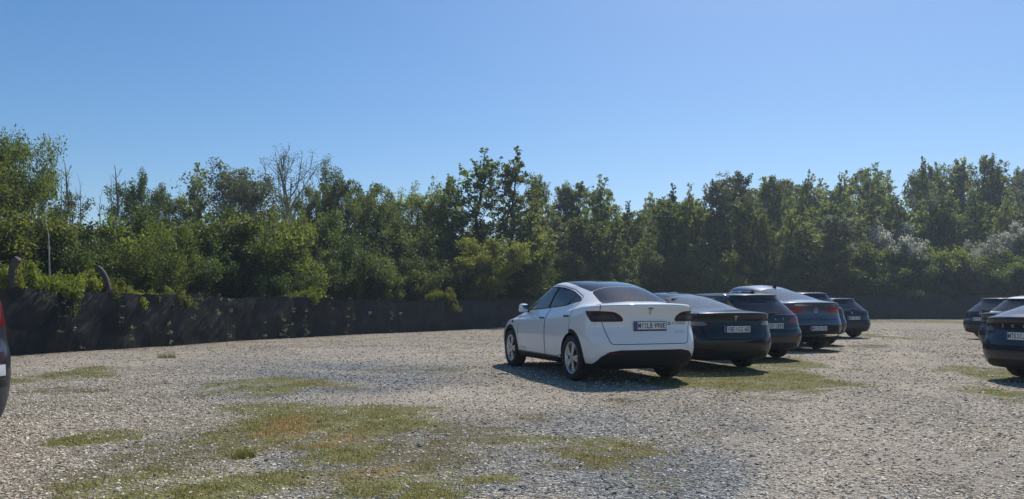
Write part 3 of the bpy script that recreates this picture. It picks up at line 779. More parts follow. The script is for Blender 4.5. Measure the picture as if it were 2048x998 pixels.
def build_car(name, label, cat, group, S, X, Y, head, gzoff=None):
    """S: specification. X, Y: ground point below the middle of the rear bumper; head: heading, degrees clockwise from +Y."""
    L = S['L']; h = R(head)
    f = Vector((math.sin(h), math.cos(h), 0))
    px_, py_ = X + f.x * L / 2, Y + f.y * L / 2
    root = empty(name, (px_, py_, gz1(px_, py_) if gzoff is None else gzoff), -h)
    tag(root, label, cat, group)
    yo = L / 2
    bm, lay, reg = car_shell(S['rings'])
    bvh = BVHTree.FromBMesh(bm)
    wr, ra, fa, tr = S['r'], S['ra'], S['fa'], S['track']
    codes = {}; nid = [0]
    side = lambda c, n: abs(n.x) > 0.25 and abs(c.x) > 0.35
    rearf = lambda c, n: n.y < 0.25 and c.y < L * 0.45
    def region(pname, material, prisms, filt=None, mir=False, seam=False, parent=None, split=False, label=None):
        variants = [(1, prisms)]
        if mir: variants = [(1, prisms), (-1, mirror(prisms))]
        if split: variants = [(1, prisms), (-1, prisms)]
        for sg, pr in variants:
            nid[0] += 1; c = nid[0]
            fl = filt or (lambda c, n: True)
            ff = (lambda c_, n_, sg=sg, fl=fl: fl(c_, n_) and c_.x * sg > 0) if (split or mir) else fl
            cut_region(bm, reg, pr, ff, c)
            codes[c] = (pname, material, seam, parent, sg, label)
    # ---- dark sill, wheel-arch and lower trims
    if S.get('arch_trim'):
        for ay in (ra, fa): region("wheel_arch_trim", M['trim'], [('side', circle(ay, wr, wr + .095, 32))], side, split=True)
        region("sill_trim", M['trim'], [('side', [(ra, .1), (fa, .1), (fa, S['sill']), (ra, S['sill'])])], lambda c, n: abs(c.x) > .3, split=True)
    for (pn, mt, pr, fl, kw) in S['regions']: region(pn, M[mt], pr, {'side': side, 'rear': rearf, None: None}.get(fl, fl) if not callable(fl) else fl, **kw)
    # ---- wheel openings
    for ay in (ra, fa):
        for sg in (1, -1):
            cut_region(bm, reg, [('side', circle(ay, wr - .01, wr + .045, 36))], lambda c, n, sg=sg: c.x * sg > 0.45 and c.z < .95, -1)
    # ---- split into part meshes
    groups = {}
    for fc in bm.faces: groups.setdefault(fc[reg], []).append(fc)
    def part_mesh(nm, faces, material, seam):
        idx = {}; vs = []; fs = []; ns = []
        for fc in faces:
            r = []
            for v in fc.verts:
                if v not in idx: idx[v] = len(vs); vs.append((v.co.x, v.co.y - yo, v.co.z)); ns.append(v[lay].normalized())
                r.append(idx[v])
            fs.append(r)
        nb = len(fs); mats = [material]
        if seam:
            fset = set(faces); mats.append(M['gap'])
            for e in set(e for fc in faces for e in fc.edges):
                ins = [fc for fc in e.link_faces if fc in fset]; out = [fc for fc in e.link_faces if fc not in fset]
                if len(ins) == 1 and out and (out[0][reg] == 0 or codes.get(out[0][reg], (0, 0, 0))[1] is material):
                    a, b = e.verts; d = (b.co - a.co)
                    if d.length < 1e-5: continue
                    n0 = a[lay].normalized(); n1 = b[lay].normalized(); w_ = 0.0045
                    pa = n0.cross(d).normalized() * w_; pb = n1.cross(d).normalized() * w_
                    o = len(vs)
                    for p, q, nn in ((a, pa, n0), (b, pb, n1)):
                        for s_ in (-1, 1): vs.append((p.co.x + q.x * s_ + nn.x * .002, p.co.y - yo + q.y * s_ + nn.y * .002, p.co.z + q.z * s_ + nn.z * .002)); ns.append(nn)
                    fs.append([o, o + 1, o + 3, o + 2])
        me = bpy.data.meshes.new(nm); me.from_pydata(vs, [], fs)
        for m_ in mats: me.materials.append(m_)
        me.polygons.foreach_set("use_smooth", np.ones(len(fs), bool))
        mi = np.zeros(len(fs), np.int32); mi[nb:] = 1; me.polygons.foreach_set("material_index", mi)
        me.update()
        if len(me.vertices) == len(ns): me.normals_split_custom_set_from_vertices([tuple(n) for n in ns])
        return me
    made = {}
    order = [0] + sorted(k for k in groups if k > 0)
    for k in order:
        if k not in groups: continue
        if k == 0: nm, material, seam, par, sg, lb = "body", M[S['paint']], False, None, 0, None
        else: nm, material, seam, par, sg, lb = codes[k]
        p = root
        if par is not None: p = made.get((par, sg)) or made.get((par, 1)) or root
        o = link(nm, part_mesh(nm, groups[k], material, seam), p)
        if lb: o["label"] = lb
        made[(nm, sg)] = o
    bm.free()
    # ---- wheels and arch liners
    w = S.get('tw', .235)
    for ay in (ra, fa):
        for sg in (1, -1):
            make_wheel(root, wr, w, (sg * (tr - w / 2 + .0), ay - yo, wr), sg < 0, S.get('spokes', 5), S.get('rim', 'twin'))
    lb_ = MB()
    for ay in (ra, fa):
        for sg in (1, -1):
            A = [R(a) for a in range(-20, 201, 10)]; rad = wr + .044
            vs = []; fs = []
            for a in A:
                yy, zz = ay - yo + rad * math.cos(a), max(.16, wr - .01 + rad * math.sin(a))
                vs += [(sg * .50, yy, zz), (sg * (tr - .03), yy, zz)]
            for i in range(len(A) - 1): fs.append((2 * i, 2 * i + 1, 2 * i + 3, 2 * i + 2))
            vs2 = [(sg * .50, v[1], v[2]) for v in vs[::2]]; o = len(vs); vs += vs2; fs.append(tuple(range(o, o + len(vs2))))
            lb_.add(vs, fs, M['liner'])
    lb_.box((0, 0, .24), (1.1, L * .82, .08), M['liner'])
    lb_.build("underbody", root)
    # ---- cabin
    cb = MB(); zb = S['belt']
    y0, y1 = S['cabin']
    cb.box((0, (y0 + y1) / 2 - yo, zb - .33), (1.36, y1 - y0, .28), M['interior'])
    cb.box((0, y1 - .35 - yo, zb - .06), (1.30, .45, .16), M['interior'], bev=.04)
    cb.build("cabin_floor", root)
    for sx, sy, ww in ((-.36, y0 + (y1 - y0) * .60, .50), (.36, y0 + (y1 - y0) * .60, .50), (0, y0 + (y1 - y0) * .24, 1.15)):
        st = MB(); rt = Matrix.Rotation(R(-14), 3, 'X')
        st.box((sx, sy - yo, zb - .10), (ww, .14, .55), M['seat'], .9, rt, .04)
        for hx in ((sx,) if ww < 1 else (-.36, .36)): st.box((hx, sy - .09 - yo, zb + .23), (.26, .10, .17), M['seat'], .9, rt, .03)
        st.build("seat", root)
    # ---- plate, lettering, emblems projected on the tail
    def tail(x, z):
        hit = bvh.ray_cast(Vector((x, -1.0, z)), Vector((0, 1, 0)))
        return (hit[0].y, hit[1]) if hit[0] is not None else (0.1, Vector((0, -1, 0)))
    if 'plate' in S:
        z, text, frame = S['plate']; yy, n = tail(S.get('plate_x', 0), z)
        yy = min(tail(-.2, z)[0], tail(.2, z)[0], yy, tail(0, z + .05)[0], tail(0, z - .05)[0])
        plate(root, None, (S.get('plate_x', 0), yy - yo - .012, z), 0, text, frame)
    for (pn, mt, v2, f2, cx, cz) in S.get('marks', []):
        b = MB(); vs = []
        for a, c in v2:
            yy, n = tail(cx + a, cz + c); vs.append((cx + a, yy - yo - .005, cz + c))
        b.add(vs, f2, M[mt]); b.build(pn, root)
    for (pn, mt, v2, f2, cy, cz, sg) in S.get('side_marks', []):
        b = MB(); vs = []
        for a, c in v2:
            hit = bvh.ray_cast(Vector((sg * 2, cy + a * -sg * -1, cz + c)), Vector((-sg, 0, 0)))
            xx = hit[0].x if hit[0] is not None else sg * .9
            vs.append((xx + sg * .004, cy + a * sg - yo, cz + c))
        b.add(vs, f2, M[mt]); b.build(pn, root)
    # ---- mirrors, handles, wiper, antenna, rails
    def sidex(y, z, sg):
        hit = bvh.ray_cast(Vector((sg * 2, y, z)), Vector((-sg, 0, 0))); return hit[0].x if hit[0] is not None else sg * .9
    my_, mz_ = S['mirror']
    for sg in (1, -1):
        b = MB(); x0 = sidex(my_, mz_, sg)
        b.box((x0 + sg * .12, my_ - yo, mz_ + .05), (.18, .11, .15), M[S.get('mirror_paint', S['paint'])], .82, bev=.04)
        b.box((x0 + sg * .03, my_ - yo + .02, mz_ - .01), (.12, .06, .04), M['trim'])
        b.box((x0 + sg * .12, my_ - yo - .056, mz_ + .05), (.135, .006, .11), M['chrome'], bev=.002)
        b.build("mirror", root)
        for (hy, hz) in S.get('handles', []):
            b = MB(); x0 = sidex(hy, hz, sg)
            b.box((x0 + sg * .004, hy - yo, hz), (.022, .20, .026), M[S.get('handle_mat', S['paint'])], bev=.006)
            if S.get('handle_mat') == 'trim': pass
            b.build("door_handle", made.get(("door", sg), root))
    if 'wiper' in S:
        b = MB(); wx, wz, wx2, wz2 = S['wiper']; ya = tail(wx, wz)[0] - .03; yb = tail(wx2, wz2)[0] - .03
        b.tube([(wx, ya + .02 - yo, wz), (wx, ya - yo, wz), ((wx + wx2) / 2, (ya + yb) / 2 - .012 - yo, (wz + wz2) / 2 + .012), (wx2, yb - yo, wz2)], [.028, .024, .014, .007], M['trim'], 6)
        b.build("rear_wiper", root)
    def topz(x, y):
        hit = bvh.ray_cast(Vector((x, y, 3)), Vector((0, 0, -1))); return hit[0].z if hit[0] is not None else 1.4
    if 'fin' in S:
        b = MB(); fy = S['fin']; z0 = topz(0, fy)
        b.add([(-.028, fy - .09 - yo, z0 - .012), (.028, fy - .09 - yo, z0 - .012), (.02, fy + .11 - yo, z0 - .008), (-.02, fy + .11 - yo, z0 - .008), (-.008, fy - .085 - yo, z0 + .062), (.008, fy - .085 - yo, z0 + .062), (.008, fy - .04 - yo, z0 + .055), (-.008, fy - .04 - yo, z0 + .055)],
              [(0, 1, 5, 4), (1, 2, 6, 5), (2, 3, 7, 6), (3, 0, 4, 7), (4, 5, 6, 7)], M['trim']); b.build("roof_antenna", root)
    if 'rails' in S:
        ry0, ry1, rx, rm = S['rails']
        for sg in (1, -1):
            b = MB(); pts = []
            for k in range(9):
                yy = ry0 + (ry1 - ry0) * k / 8; pts.append((sg * rx, yy - yo, topz(sg * rx, yy) + (.035 if 0 < k < 8 else 0)))
            b.tube(pts, .014, M[rm], 8); b.build("roof_rail", root)
    for fn in S.get('extra', []): fn(root, yo, tail, sidex, topz)
    return root

def under(dlo, off=.022):
    """everything below the roof rail: the window outline's upper edge lifted a little"""
    k = min(range(len(dlo)), key=lambda i: dlo[i][0]); up = dlo[k:] + [dlo[0]]
    return ('side', [(9, -1), (-1, -1), (-1, up[0][1] + off)] + [(a, b + off) for a, b in up] + [(9, up[-1][1] + off)])
def rect(x0, x1, y0, y1): return [(x0, y0), (x1, y0), (x1, y1), (x0, y1)]
upf = lambda c, n: n.z > 0.1
# greenhouse shared by the specs: windscreen, rear glass (top view) and side windows
def windscreen(xb, yb, xt, yt): return ("windscreen", 'glass_dark', [('top', [(-xb, yb), (xb, yb), (xt, yt), (-xt, yt)])], lambda c, n: n.z > .05 and n.y > .05, {})

# emblem outlines
def emb_t(s): return strokes2d([[(-.055 * s, .04 * s), (0, .048 * s), (.055 * s, .04 * s)], [(0, .036 * s), (0, -.06 * s)], [(-.03 * s, .028 * s), (0, .034 * s), (.03 * s, .028 * s)]], .016 * s)
def emb_ring(r, inner, w):
    q = circle(0, 0, r, 20); return strokes2d([q + [q[0]]] + inner, w)
def star(r): return emb_ring(r, [[(0, 0), (r * math.cos(a), r * math.sin(a))] for a in (R(90), R(210), R(330))], .014)
def vw(r): return emb_ring(r, [[(-.3 * r, .9 * r), (0, .15 * r), (.3 * r, .9 * r)], [(-.85 * r, .4 * r), (-.42 * r, -.85 * r), (0, 0), (.42 * r, -.85 * r), (.85 * r, .4 * r)]], .015)
def shield(s): return strokes2d([[(-s, s), (s, s), (s, -.2 * s), (0, -1.2 * s), (-s, -.2 * s), (-s, s)], [(-.4 * s, .5 * s), (.3 * s, .1 * s), (-.2 * s, -.5 * s)]], .012)
def spaced(txt, w, hgt_):
    n = len(txt); vs = []; fs = []
    for i, ch in enumerate(txt):
        v, f = text2d(ch, hgt_ * .85, hgt_, .01); o = len(vs)
        vs += [(a - w / 2 + w * i / (n - 1), b) for a, b in v]; fs += [[k + o for k in ff] for ff in f]
    return np.array(vs), fs

# ---------------- white fastback
def spec_white():
    rings = [(.30, .22, 4.45, .2, .60, .21, .5, .6, 3), (.10, .25, 4.66, .2, .86, .235, .5, .7, 3.2), (.035, .36, 4.72, .32, .925, .33, .5, .75, 3.2), (.0, .53, 4.75, .50, .955, .52, .5, .8, 3.2),
             (.03, .70, 4.74, .64, .96, .70, .48, .85, 3.1), (.075, .86, 4.64, .78, .952, .86, .46, .9, 3.0), (.075, 1.02, 4.5, .86, .935, .95, .44, .9, 3.0), (.035, 1.15, 4.3, .90, .91, 1.0, .44, .9, 3.0),
             (.045, 1.19, 4.15, .93, .90, 1.02, .46, .8, 2.9), (.14, 1.205, 3.95, .97, .888, 1.04, .55, .7, 2.8), (.30, 1.22, 3.72, 1.02, .865, 1.06, .8, .6, 2.8),
             (.57, 1.335, 3.42, 1.17, .815, 1.20, 1.1, .6, 2.7), (.90, 1.455, 3.08, 1.32, .76, 1.365, 1.3, .7, 2.7), (1.25, 1.525, 2.70, 1.445, .70, 1.480, 1.3, .7, 2.7), (1.62, 1.572, 2.50, 1.515, .625, 1.548, .8, .5, 2.6),
             (1.82, 1.588, 2.40, 1.555, .46, 1.575, .3, .2, 2.4), (1.98, 1.597, 2.36, 1.585, .05, 1.596, .05, .05, 2)]
    rings = [(a, b, c, d, e * .965, g, i, j, k) for a, b, c, d, e, g, i, j, k in rings]
    dlo = [(3.52, 1.05), (2.3, 1.105), (1.35, 1.16), (.92, 1.235), (1.02, 1.295), (1.35, 1.395), (1.75, 1.468), (2.15, 1.495), (2.6, 1.465), (2.95, 1.365), (3.25, 1.215)]
    tl = smooth_poly([(.42, .93), (.95, .925), (1.2, .93), (1.2, 1.07), (.80, 1.09), (.56, 1.075), (.45, 1.01)], 1)
    lo = [('rear', [(-1.2, .1), (1.2, .1), (1.2, .305), (.83, .305), (.76, .42), (.66, .49), (.5, .515), (-.5, .515), (-.66, .49), (-.76, .42), (-.83, .305), (-1.2, .305)])]
    gate = smooth_poly([(-.64, .60), (.64, .60), (.70, .80), (.74, .95), (.76, 1.0), (.76, 1.14), (.70, 1.30), (-.70, 1.30), (-.76, 1.14), (-.76, 1.0), (-.74, .95), (-.70, .80)], 1)
    regs = [
        ("door", 'white_paint', [('side', [(1.02, .62), (1.28, .40), (1.52, .345), (2.0, .345), (2.0, 1.62), (1.0, 1.6), (.95, 1.22), (.98, 1.0)]), under(dlo)], 'side', dict(split=True, seam=True)),
        ("front_door", 'white_paint', [('side', [(2.015, .345), (3.30, .345), (3.36, .60), (3.38, .98), (3.58, 1.06), (3.1, 1.62), (2.015, 1.62)]), under(dlo)], 'side', dict(split=True, seam=True)),
        ("bonnet", 'white_paint', [('top', [(-.80, 3.72), (.80, 3.72), (.74, 4.45), (.5, 4.62), (-.5, 4.62), (-.74, 4.45)])], upf, dict(seam=True)),
        ("tailgate", 'white_paint', [('rear', gate), ('side', rect(-.2, .36, .4, 1.4))], lambda c, n: c.y < .6, dict(seam=True)),
        ("window_frame", 'trim', [('side', dlo)], 'side', dict(split=True)),
        ("side_window", 'glass_clear', [('side', smooth_poly([(3.38, 1.075), (2.12, 1.13), (1.96, 1.465), (2.2, 1.475), (2.58, 1.448), (2.92, 1.35), (3.2, 1.21)], 1))], 'side', dict(split=True, parent="front_door")),
        ("side_window", 'glass_dark', [('side', smooth_poly([(2.03, 1.135), (1.32, 1.18), (1.20, 1.335), (1.45, 1.40), (1.86, 1.458)], 1))], 'side', dict(split=True, parent="door")),
        ("quarter_window", 'glass_dark', [('side', smooth_poly([(1.26, 1.185), (.97, 1.24), (1.06, 1.29), (1.15, 1.32)], 1))], 'side', dict(split=True)),
        windscreen(.66, 3.64, .44, 2.84),
        ("roof_panel", 'glass_roof', [('top', smooth_poly([(-.53, .962), (.53, .962), (.56, 1.4), (.57, 2.1), (.52, 2.80), (-.52, 2.80), (-.57, 2.1), (-.56, 1.4)], 1))], upf, {}),
        ("rear_window", 'glass_dark', [('top', smooth_poly([(-.58, .345), (0, .315), (.58, .345), (.60, .44), (.57, .7), (.53, .955), (-.53, .955), (-.57, .7), (-.60, .44)], 1))], upf, {}),
        ("tail_light", 'lens_dark', [('rear', tl), ('side', [(-.2, .9), (.24, .9), (.30, .93), (.47, 1.09), (-.2, 1.12)])], lambda c, n: c.y < .8, dict(mir=True)),
        ("tail_light_lens", 'lens_clear', [('rear', smooth_poly([(.50, .965), (.83, .965), (.83, 1.035), (.56, 1.035)], 1)), ('side', rect(-.2, .30, .9, 1.1))], lambda c, n: c.y < .8, dict(mir=True, parent="tail_light")),
        ("rear_diffuser", 'trim', lo, lambda c, n: c.y < .75, {}),
        ("rear_reflector", 'lens_deep', [('rear', rect(.44, .70, .458, .474))], lambda c, n: c.y < .5, dict(mir=True, parent="rear_diffuser")),
        ("side_repeater", 'trim', [('side', [(3.62, .86), (3.80, .90), (3.74, .83)])], 'side', dict(split=True)),
    ]
    tv, tf = emb_t(.85)
    s1, sf1 = text2d("ACTIONBLICK", .27, .045); s1 = s1 + np.array([.04, 0])
    tri, trf = strokes2d([[(-.165, -.02), (-.14, .022), (-.115, -.02), (-.165, -.02)]], .014)
    s2, sf2 = text2d("DUAL MOTOR", .17, .018)
    sd, sdf = text2d("ACTIONBLICK", .30, .05)
    return dict(L=4.75, rings=rings, r=.355, ra=.93, fa=3.82, track=.915, sill=.335, arch_trim=True, paint='white_paint', belt=1.06, cabin=(.7, 3.7), regions=regs, plate=(.87, "MY|LB 990E", True),
                spokes=5, rim='twin', mirror=(3.02, 1.07), handles=[(2.18, .955), (1.14, 1.0)], handle_mat='trim',
                marks=[("tail_emblem", 'badge', tv, tf, 0, 1.09), ("tail_sticker", 'sticker', np.concatenate([s1, tri]), sf1 + [[k + len(s1) for k in q] for q in trf], .47, .905), ("model_badge", 'sticker', s2, sf2, .52, .775)],
                side_marks=[("door_sticker", 'sticker', sd, sdf, 3.1, .40, -1)])

# ---------------- black saloon
def spec_saloon(paint_='black_paint', zk=1.0, plate_=(.76, "VIE|GG 6E", False), emblem=True, lens='lens_dark', wid=1.0, lift=False):
    rings = [(.3, .2, 4.4, .2, .6, .2, .5, .6, 3), (.12, .23, 4.6, .2, .84, .22, .5, .7, 3.2), (.04, .35, 4.66, .32, .90, .33, .5, .75, 3.2), (0, .52, 4.69, .48, .92, .5, .5, .8, 3.2), (.02, .66, 4.68, .62, .925, .66, .5, .85, 3.1),
             (.06, .78, 4.62, .72, .92, .76, .48, .9, 3), (.08, .92, 4.5, .79, .905, .86, .46, .9, 3), (.05, 1.02, 4.3, .83, .885, .92, .46, .9, 3), (.065, 1.05, 4.15, .85, .875, .945, .48, .8, 2.9),
             (.25, 1.075, 3.9, .89, .86, .965, .6, .7, 2.8), (.50, 1.10, 3.55, .95, .835, .985, .9, .6, 2.8), (.95, 1.22, 3.18, 1.13, .745, 1.13, 1.1, .6, 2.7), (1.4, 1.33, 2.86, 1.27, .66, 1.27, 1.1, .7, 2.6),
             (1.85, 1.40, 2.6, 1.38, .56, 1.375, .7, .6, 2.5), (2.1, 1.425, 2.45, 1.42, .42, 1.42, .3, .3, 2.4), (2.18, 1.435, 2.38, 1.433, .2, 1.435, .1, .1, 2.2), (2.2, 1.44, 2.34, 1.44, .04, 1.441, .04, .04, 2)]
    if lift:
        new = {9: (.13, 1.075, .87), 10: (.24, 1.12, .85), 11: (.62, 1.25, .78), 12: (1.10, 1.365, .70), 13: (1.6, 1.415, .58)}
        rings = [r if i not in new else (new[i][0], new[i][1], r[2], r[3], new[i][2]) + r[5:6] + (.55 if i < 12 else .8,) + r[7:] for i, r in enumerate(rings)]
    wy = (.22, .18, .30, .72, 1.30) if lift else (.56, .52, .68, 1.2, 1.62)
    rings = [(a, b * zk, c, d * zk, e * wid, g * zk, i, j, k) for a, b, c, d, e, g, i, j, k in rings]
    Z = lambda pl: [(a, b * zk) for a, b in pl]
    dlo = Z([(3.40, .99), (2.3, 1.03), (1.3, 1.07), (.86, 1.12), (1.0, 1.19), (1.4, 1.285), (1.8, 1.34), (2.2, 1.36), (2.6, 1.325), (2.95, 1.22), (3.2, 1.10)])
    regs = [
        ("door", paint_, [('side', Z([(1.1, .55), (1.35, .33), (2.26, .33), (2.26, 1.5), (1.0, 1.5), (.95, 1.1)])), under(dlo)], 'side', dict(split=True, seam=True)),
        ("front_door", paint_, [('side', Z([(2.275, .33), (3.3, .33), (3.35, .9), (3.5, 1.0), (3.0, 1.5), (2.275, 1.5)])), under(dlo)], 'side', dict(split=True, seam=True)),
        ("boot_lid", paint_, [('rear', smooth_poly(Z([(-.60, .585), (.60, .585), (.66, .78), (.70, .96), (.66, 1.3), (-.66, 1.3), (-.70, .96), (-.66, .78)]), 1)), ('side', Z(rect(-.2, .46, .4, 1.4)))], lambda c, n: c.y < .7, dict(seam=True)),
        ("bonnet", paint_, [('top', [(-.78, 3.66), (.78, 3.66), (.72, 4.4), (.5, 4.56), (-.5, 4.56), (-.72, 4.4)])], upf, dict(seam=True)),
        ("window_frame", 'trim', [('side', dlo)], 'side', dict(split=True)),
        ("side_window", 'glass_dark', [('side', smooth_poly(Z([(3.28, 1.01), (2.36, 1.045), (2.2, 1.34), (2.58, 1.305), (2.92, 1.20)]), 1))], 'side', dict(split=True, parent="front_door")),
        ("side_window", 'glass_dark', [('side', smooth_poly(Z([(2.28, 1.05), (1.0, 1.11), (1.08, 1.19), (1.42, 1.265), (1.82, 1.32), (2.12, 1.34)]), 1))], 'side', dict(split=True, parent="door")),
        windscreen(.78, 3.52, .52, 2.66),
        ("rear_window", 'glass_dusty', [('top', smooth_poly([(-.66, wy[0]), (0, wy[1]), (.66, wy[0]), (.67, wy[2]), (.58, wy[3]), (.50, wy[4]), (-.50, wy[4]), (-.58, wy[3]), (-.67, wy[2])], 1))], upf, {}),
        ("roof_panel", 'glass_roof', [('top', smooth_poly([(-.49, wy[4] + .02), (.49, wy[4] + .02), (.50, 2.62), (-.50, 2.62)], 1))], upf, {}),
        ("tail_light", lens, [('rear', smooth_poly(Z([(.46, .80), (.8, .785), (1.2, .80), (1.2, .93), (.70, .935), (.52, .89)]), 1)), ('side', Z([(-.2, .75), (.36, .75), (.48, .90), (.48, 1.0), (-.2, 1.0)]))], lambda c, n: c.y < .8, dict(mir=True)),
        ("tail_light_lens", 'lens_grey', [('rear', smooth_poly(Z([(.54, .825), (.80, .825), (.80, .895), (.60, .895)]), 1)), ('side', rect(-.2, .30, .6, 1.3))], lambda c, n: c.y < .8, dict(mir=True, parent="tail_light")),
        ("rear_diffuser", 'trim', [('rear', Z([(-1.2, .1), (1.2, .1), (1.2, .26), (.75, .28), (.62, .37), (-.62, .37), (-.75, .28), (-1.2, .26)]))], lambda c, n: c.y < .6, {}),
        ("rear_reflector", 'lens_deep', [('rear', Z(rect(.44, .74, .425, .445)))], lambda c, n: c.y < .5, dict(mir=True)),
    ]
    mk = []
    if emblem:
        tv, tf = emb_t(.65); mk.append(("tail_emblem", 'letter', tv, tf, 0, .955 * zk))
    return dict(L=4.69, rings=rings, r=.335, ra=.99, fa=3.865, track=.90 * wid, sill=.3, arch_trim=False, paint=paint_, belt=1.0 * zk, cabin=(.9, 3.5), regions=regs, plate=plate_, rim='dark', spokes=10,
                mirror=(3.10, .98 * zk), handles=[(2.45, .90 * zk), (1.4, .93 * zk)], marks=mk)

# ---------------- estate / hatch
def spec_estate(paint_, L=4.55, zk=1.0, plate_=None, marks=(), lens='lens_bright', lamp=None, bar=None, rails=None, fin=None, wiper=None, lift=0.0, wid=1.0, chrome=False):
    rings = [(.3, .2, 4.25, .2, .58, .2, .5, .6, 3), (.1, .24, 4.45, .2, .82, .22, .45, .7, 3.2), (.03, .36, 4.52, .32, .88, .34, .42, .75, 3.2), (0, .52, 4.55, .48, .90, .5, .42, .8, 3.2), (.03, .64, 4.53, .6, .905, .64, .42, .85, 3.2),
             (.09, .72, 4.48, .68, .90, .72, .40, .9, 3.2), (.11, .84, 4.4, .76, .89, .82, .40, .9, 3.2), (.14, .95, 4.15, .84, .875, .91, .40, .9, 3.1), (.19, 1.0, 3.7, .93, .85, .97, .42, .7, 3.1),
             (.35, 1.15, 3.28, 1.1, .78, 1.12, .45, .6, 3.0), (.48, 1.28, 2.95, 1.24, .71, 1.25, .5, .6, 3.0), (.50, 1.355, 2.72, 1.335, .64, 1.34, .55, .6, 3.0), (.44, 1.385, 2.55, 1.39, .60, 1.375, .5, .6, 3.0),
             (.52, 1.41, 2.4, 1.425, .53, 1.41, .5, .5, 2.9), (1.0, 1.435, 2.2, 1.443, .36, 1.437, .4, .4, 2.5), (1.4, 1.447, 2.0, 1.45, .15, 1.45, .2, .2, 2.2), (1.6, 1.45, 1.8, 1.45, .03, 1.452, .05, .05, 2)]
    k = L / 4.55
    zz = lambda z: z * zk + lift * max(0, 1 - z / 1.4)
    rings = [(a * (1 if i > 3 else 1), zz(b), c * k, zz(d), e * wid, zz(g), i_, j, n) for i, (a, b, c, d, e, g, i_, j, n) in enumerate(rings)]
    Z = lambda pl: [(a, zz(b)) for a, b in pl]; ZY = lambda pl: [(a * k if a > .8 else a, zz(b)) for a, b in pl]
    dlo = ZY([(3.42, .985), (2.2, 1.005), (.75, 1.03), (.45, 1.07), (.62, 1.29), (.9, 1.325), (1.6, 1.35), (2.3, 1.335), (2.7, 1.27), (3.05, 1.14)])
    lp = lamp or [(.42, .80), (.7, .79), (1.2, .80), (1.2, .93), (.72, .93), (.52, .90)]
    regs = [
        ("door", paint_, [('side', ZY([(1.1, .6), (1.4, .32), (2.15, .32), (2.15, 1.5), (1.0, 1.5), (.95, 1.0)])), under(dlo)], 'side', dict(split=True, seam=True)),
        ("front_door", paint_, [('side', ZY([(2.165, .32), (3.2, .32), (3.25, .9), (3.5, 1.0), (2.9, 1.5), (2.165, 1.5)])), under(dlo)], 'side', dict(split=True, seam=True)),
        ("tailgate", paint_, [('rear', smooth_poly(Z([(-.60, .62), (.60, .62), (.68, .74), (.72, .95), (.66, 1.30), (.60, 1.372), (-.60, 1.372), (-.66, 1.30), (-.72, .95), (-.68, .74)]), 1)), ('side', rect(-.2, .62, .3, 2))], lambda c, n: c.y < .75 and n.z < .9, dict(seam=True)),
        ("window_frame", 'trim', [('side', dlo)], 'side', dict(split=True)),
        ("side_window", 'glass_dark', [('side', smooth_poly(ZY([(3.30, 1.0), (2.24, 1.02), (2.14, 1.325), (2.3, 1.32), (2.67, 1.25)]), 1))], 'side', dict(split=True, parent="front_door")),
        ("side_window", 'glass_dark', [('side', smooth_poly(ZY([(2.16, 1.02), (1.22, 1.035), (1.12, 1.32), (2.06, 1.325)]), 1))], 'side', dict(split=True, parent="door")),
        ("quarter_window", 'glass_dark', [('side', smooth_poly(ZY([(1.15, 1.035), (.62, 1.06), (.74, 1.285), (1.06, 1.315)]), 1))], 'side', dict(split=True)),
        windscreen(.78, 3.62 * k, .58, 2.66 * k),
        ("rear_window", 'glass_dark', [('rear', smooth_poly(Z([(-.69, .985), (.69, .985), (.67, 1.08), (.575, 1.325), (-.575, 1.325), (-.67, 1.08)]), 1)), ('side', rect(-.2, .7, .8, 1.9))], lambda c, n: c.y < .9, dict(parent="tailgate")),
        ("tail_light", lens, [('rear', smooth_poly(Z(lp), 1)), ('side', Z([(-.2, .70), (.36, .70), (.46, .95), (-.2, 1.25)]))], lambda c, n: c.y < .8, dict(mir=True)),
        ("rear_bumper_trim", 'trim', [('rear', Z([(-1.2, .1), (1.2, .1), (1.2, .25), (.72, .27), (.60, .38), (-.60, .38), (-.72, .27), (-1.2, .25)]))], lambda c, n: c.y < .6, {}),
        ("rear_reflector", 'lens_deep', [('rear', Z(rect(.5, .74, .44, .465)))], lambda c, n: c.y < .5, dict(mir=True)),
    ]
    if bar: regs.append(("light_bar", bar, [('rear', Z(rect(-.5, .5, .86, .91)))], lambda c, n: c.y < .5, dict(parent="tailgate")))
    S = dict(L=L, rings=rings, r=.335 + lift * .25, ra=.93, fa=.93 + 2.65 * k, track=.885 * wid, sill=.3, arch_trim=lift > .05, paint=paint_, belt=zz(1.0), cabin=(.7, 3.5 * k), regions=regs, rim='dark', spokes=7,
             mirror=(3.15 * k, zz(.97)), handles=[(2.35 * k, zz(.89)), (1.4, zz(.90))], marks=list(marks))
    if plate_: S['plate'] = plate_
    if rails: S['rails'] = rails
    if fin: S['fin'] = fin
    if wiper: S['wiper'] = wiper
    return S

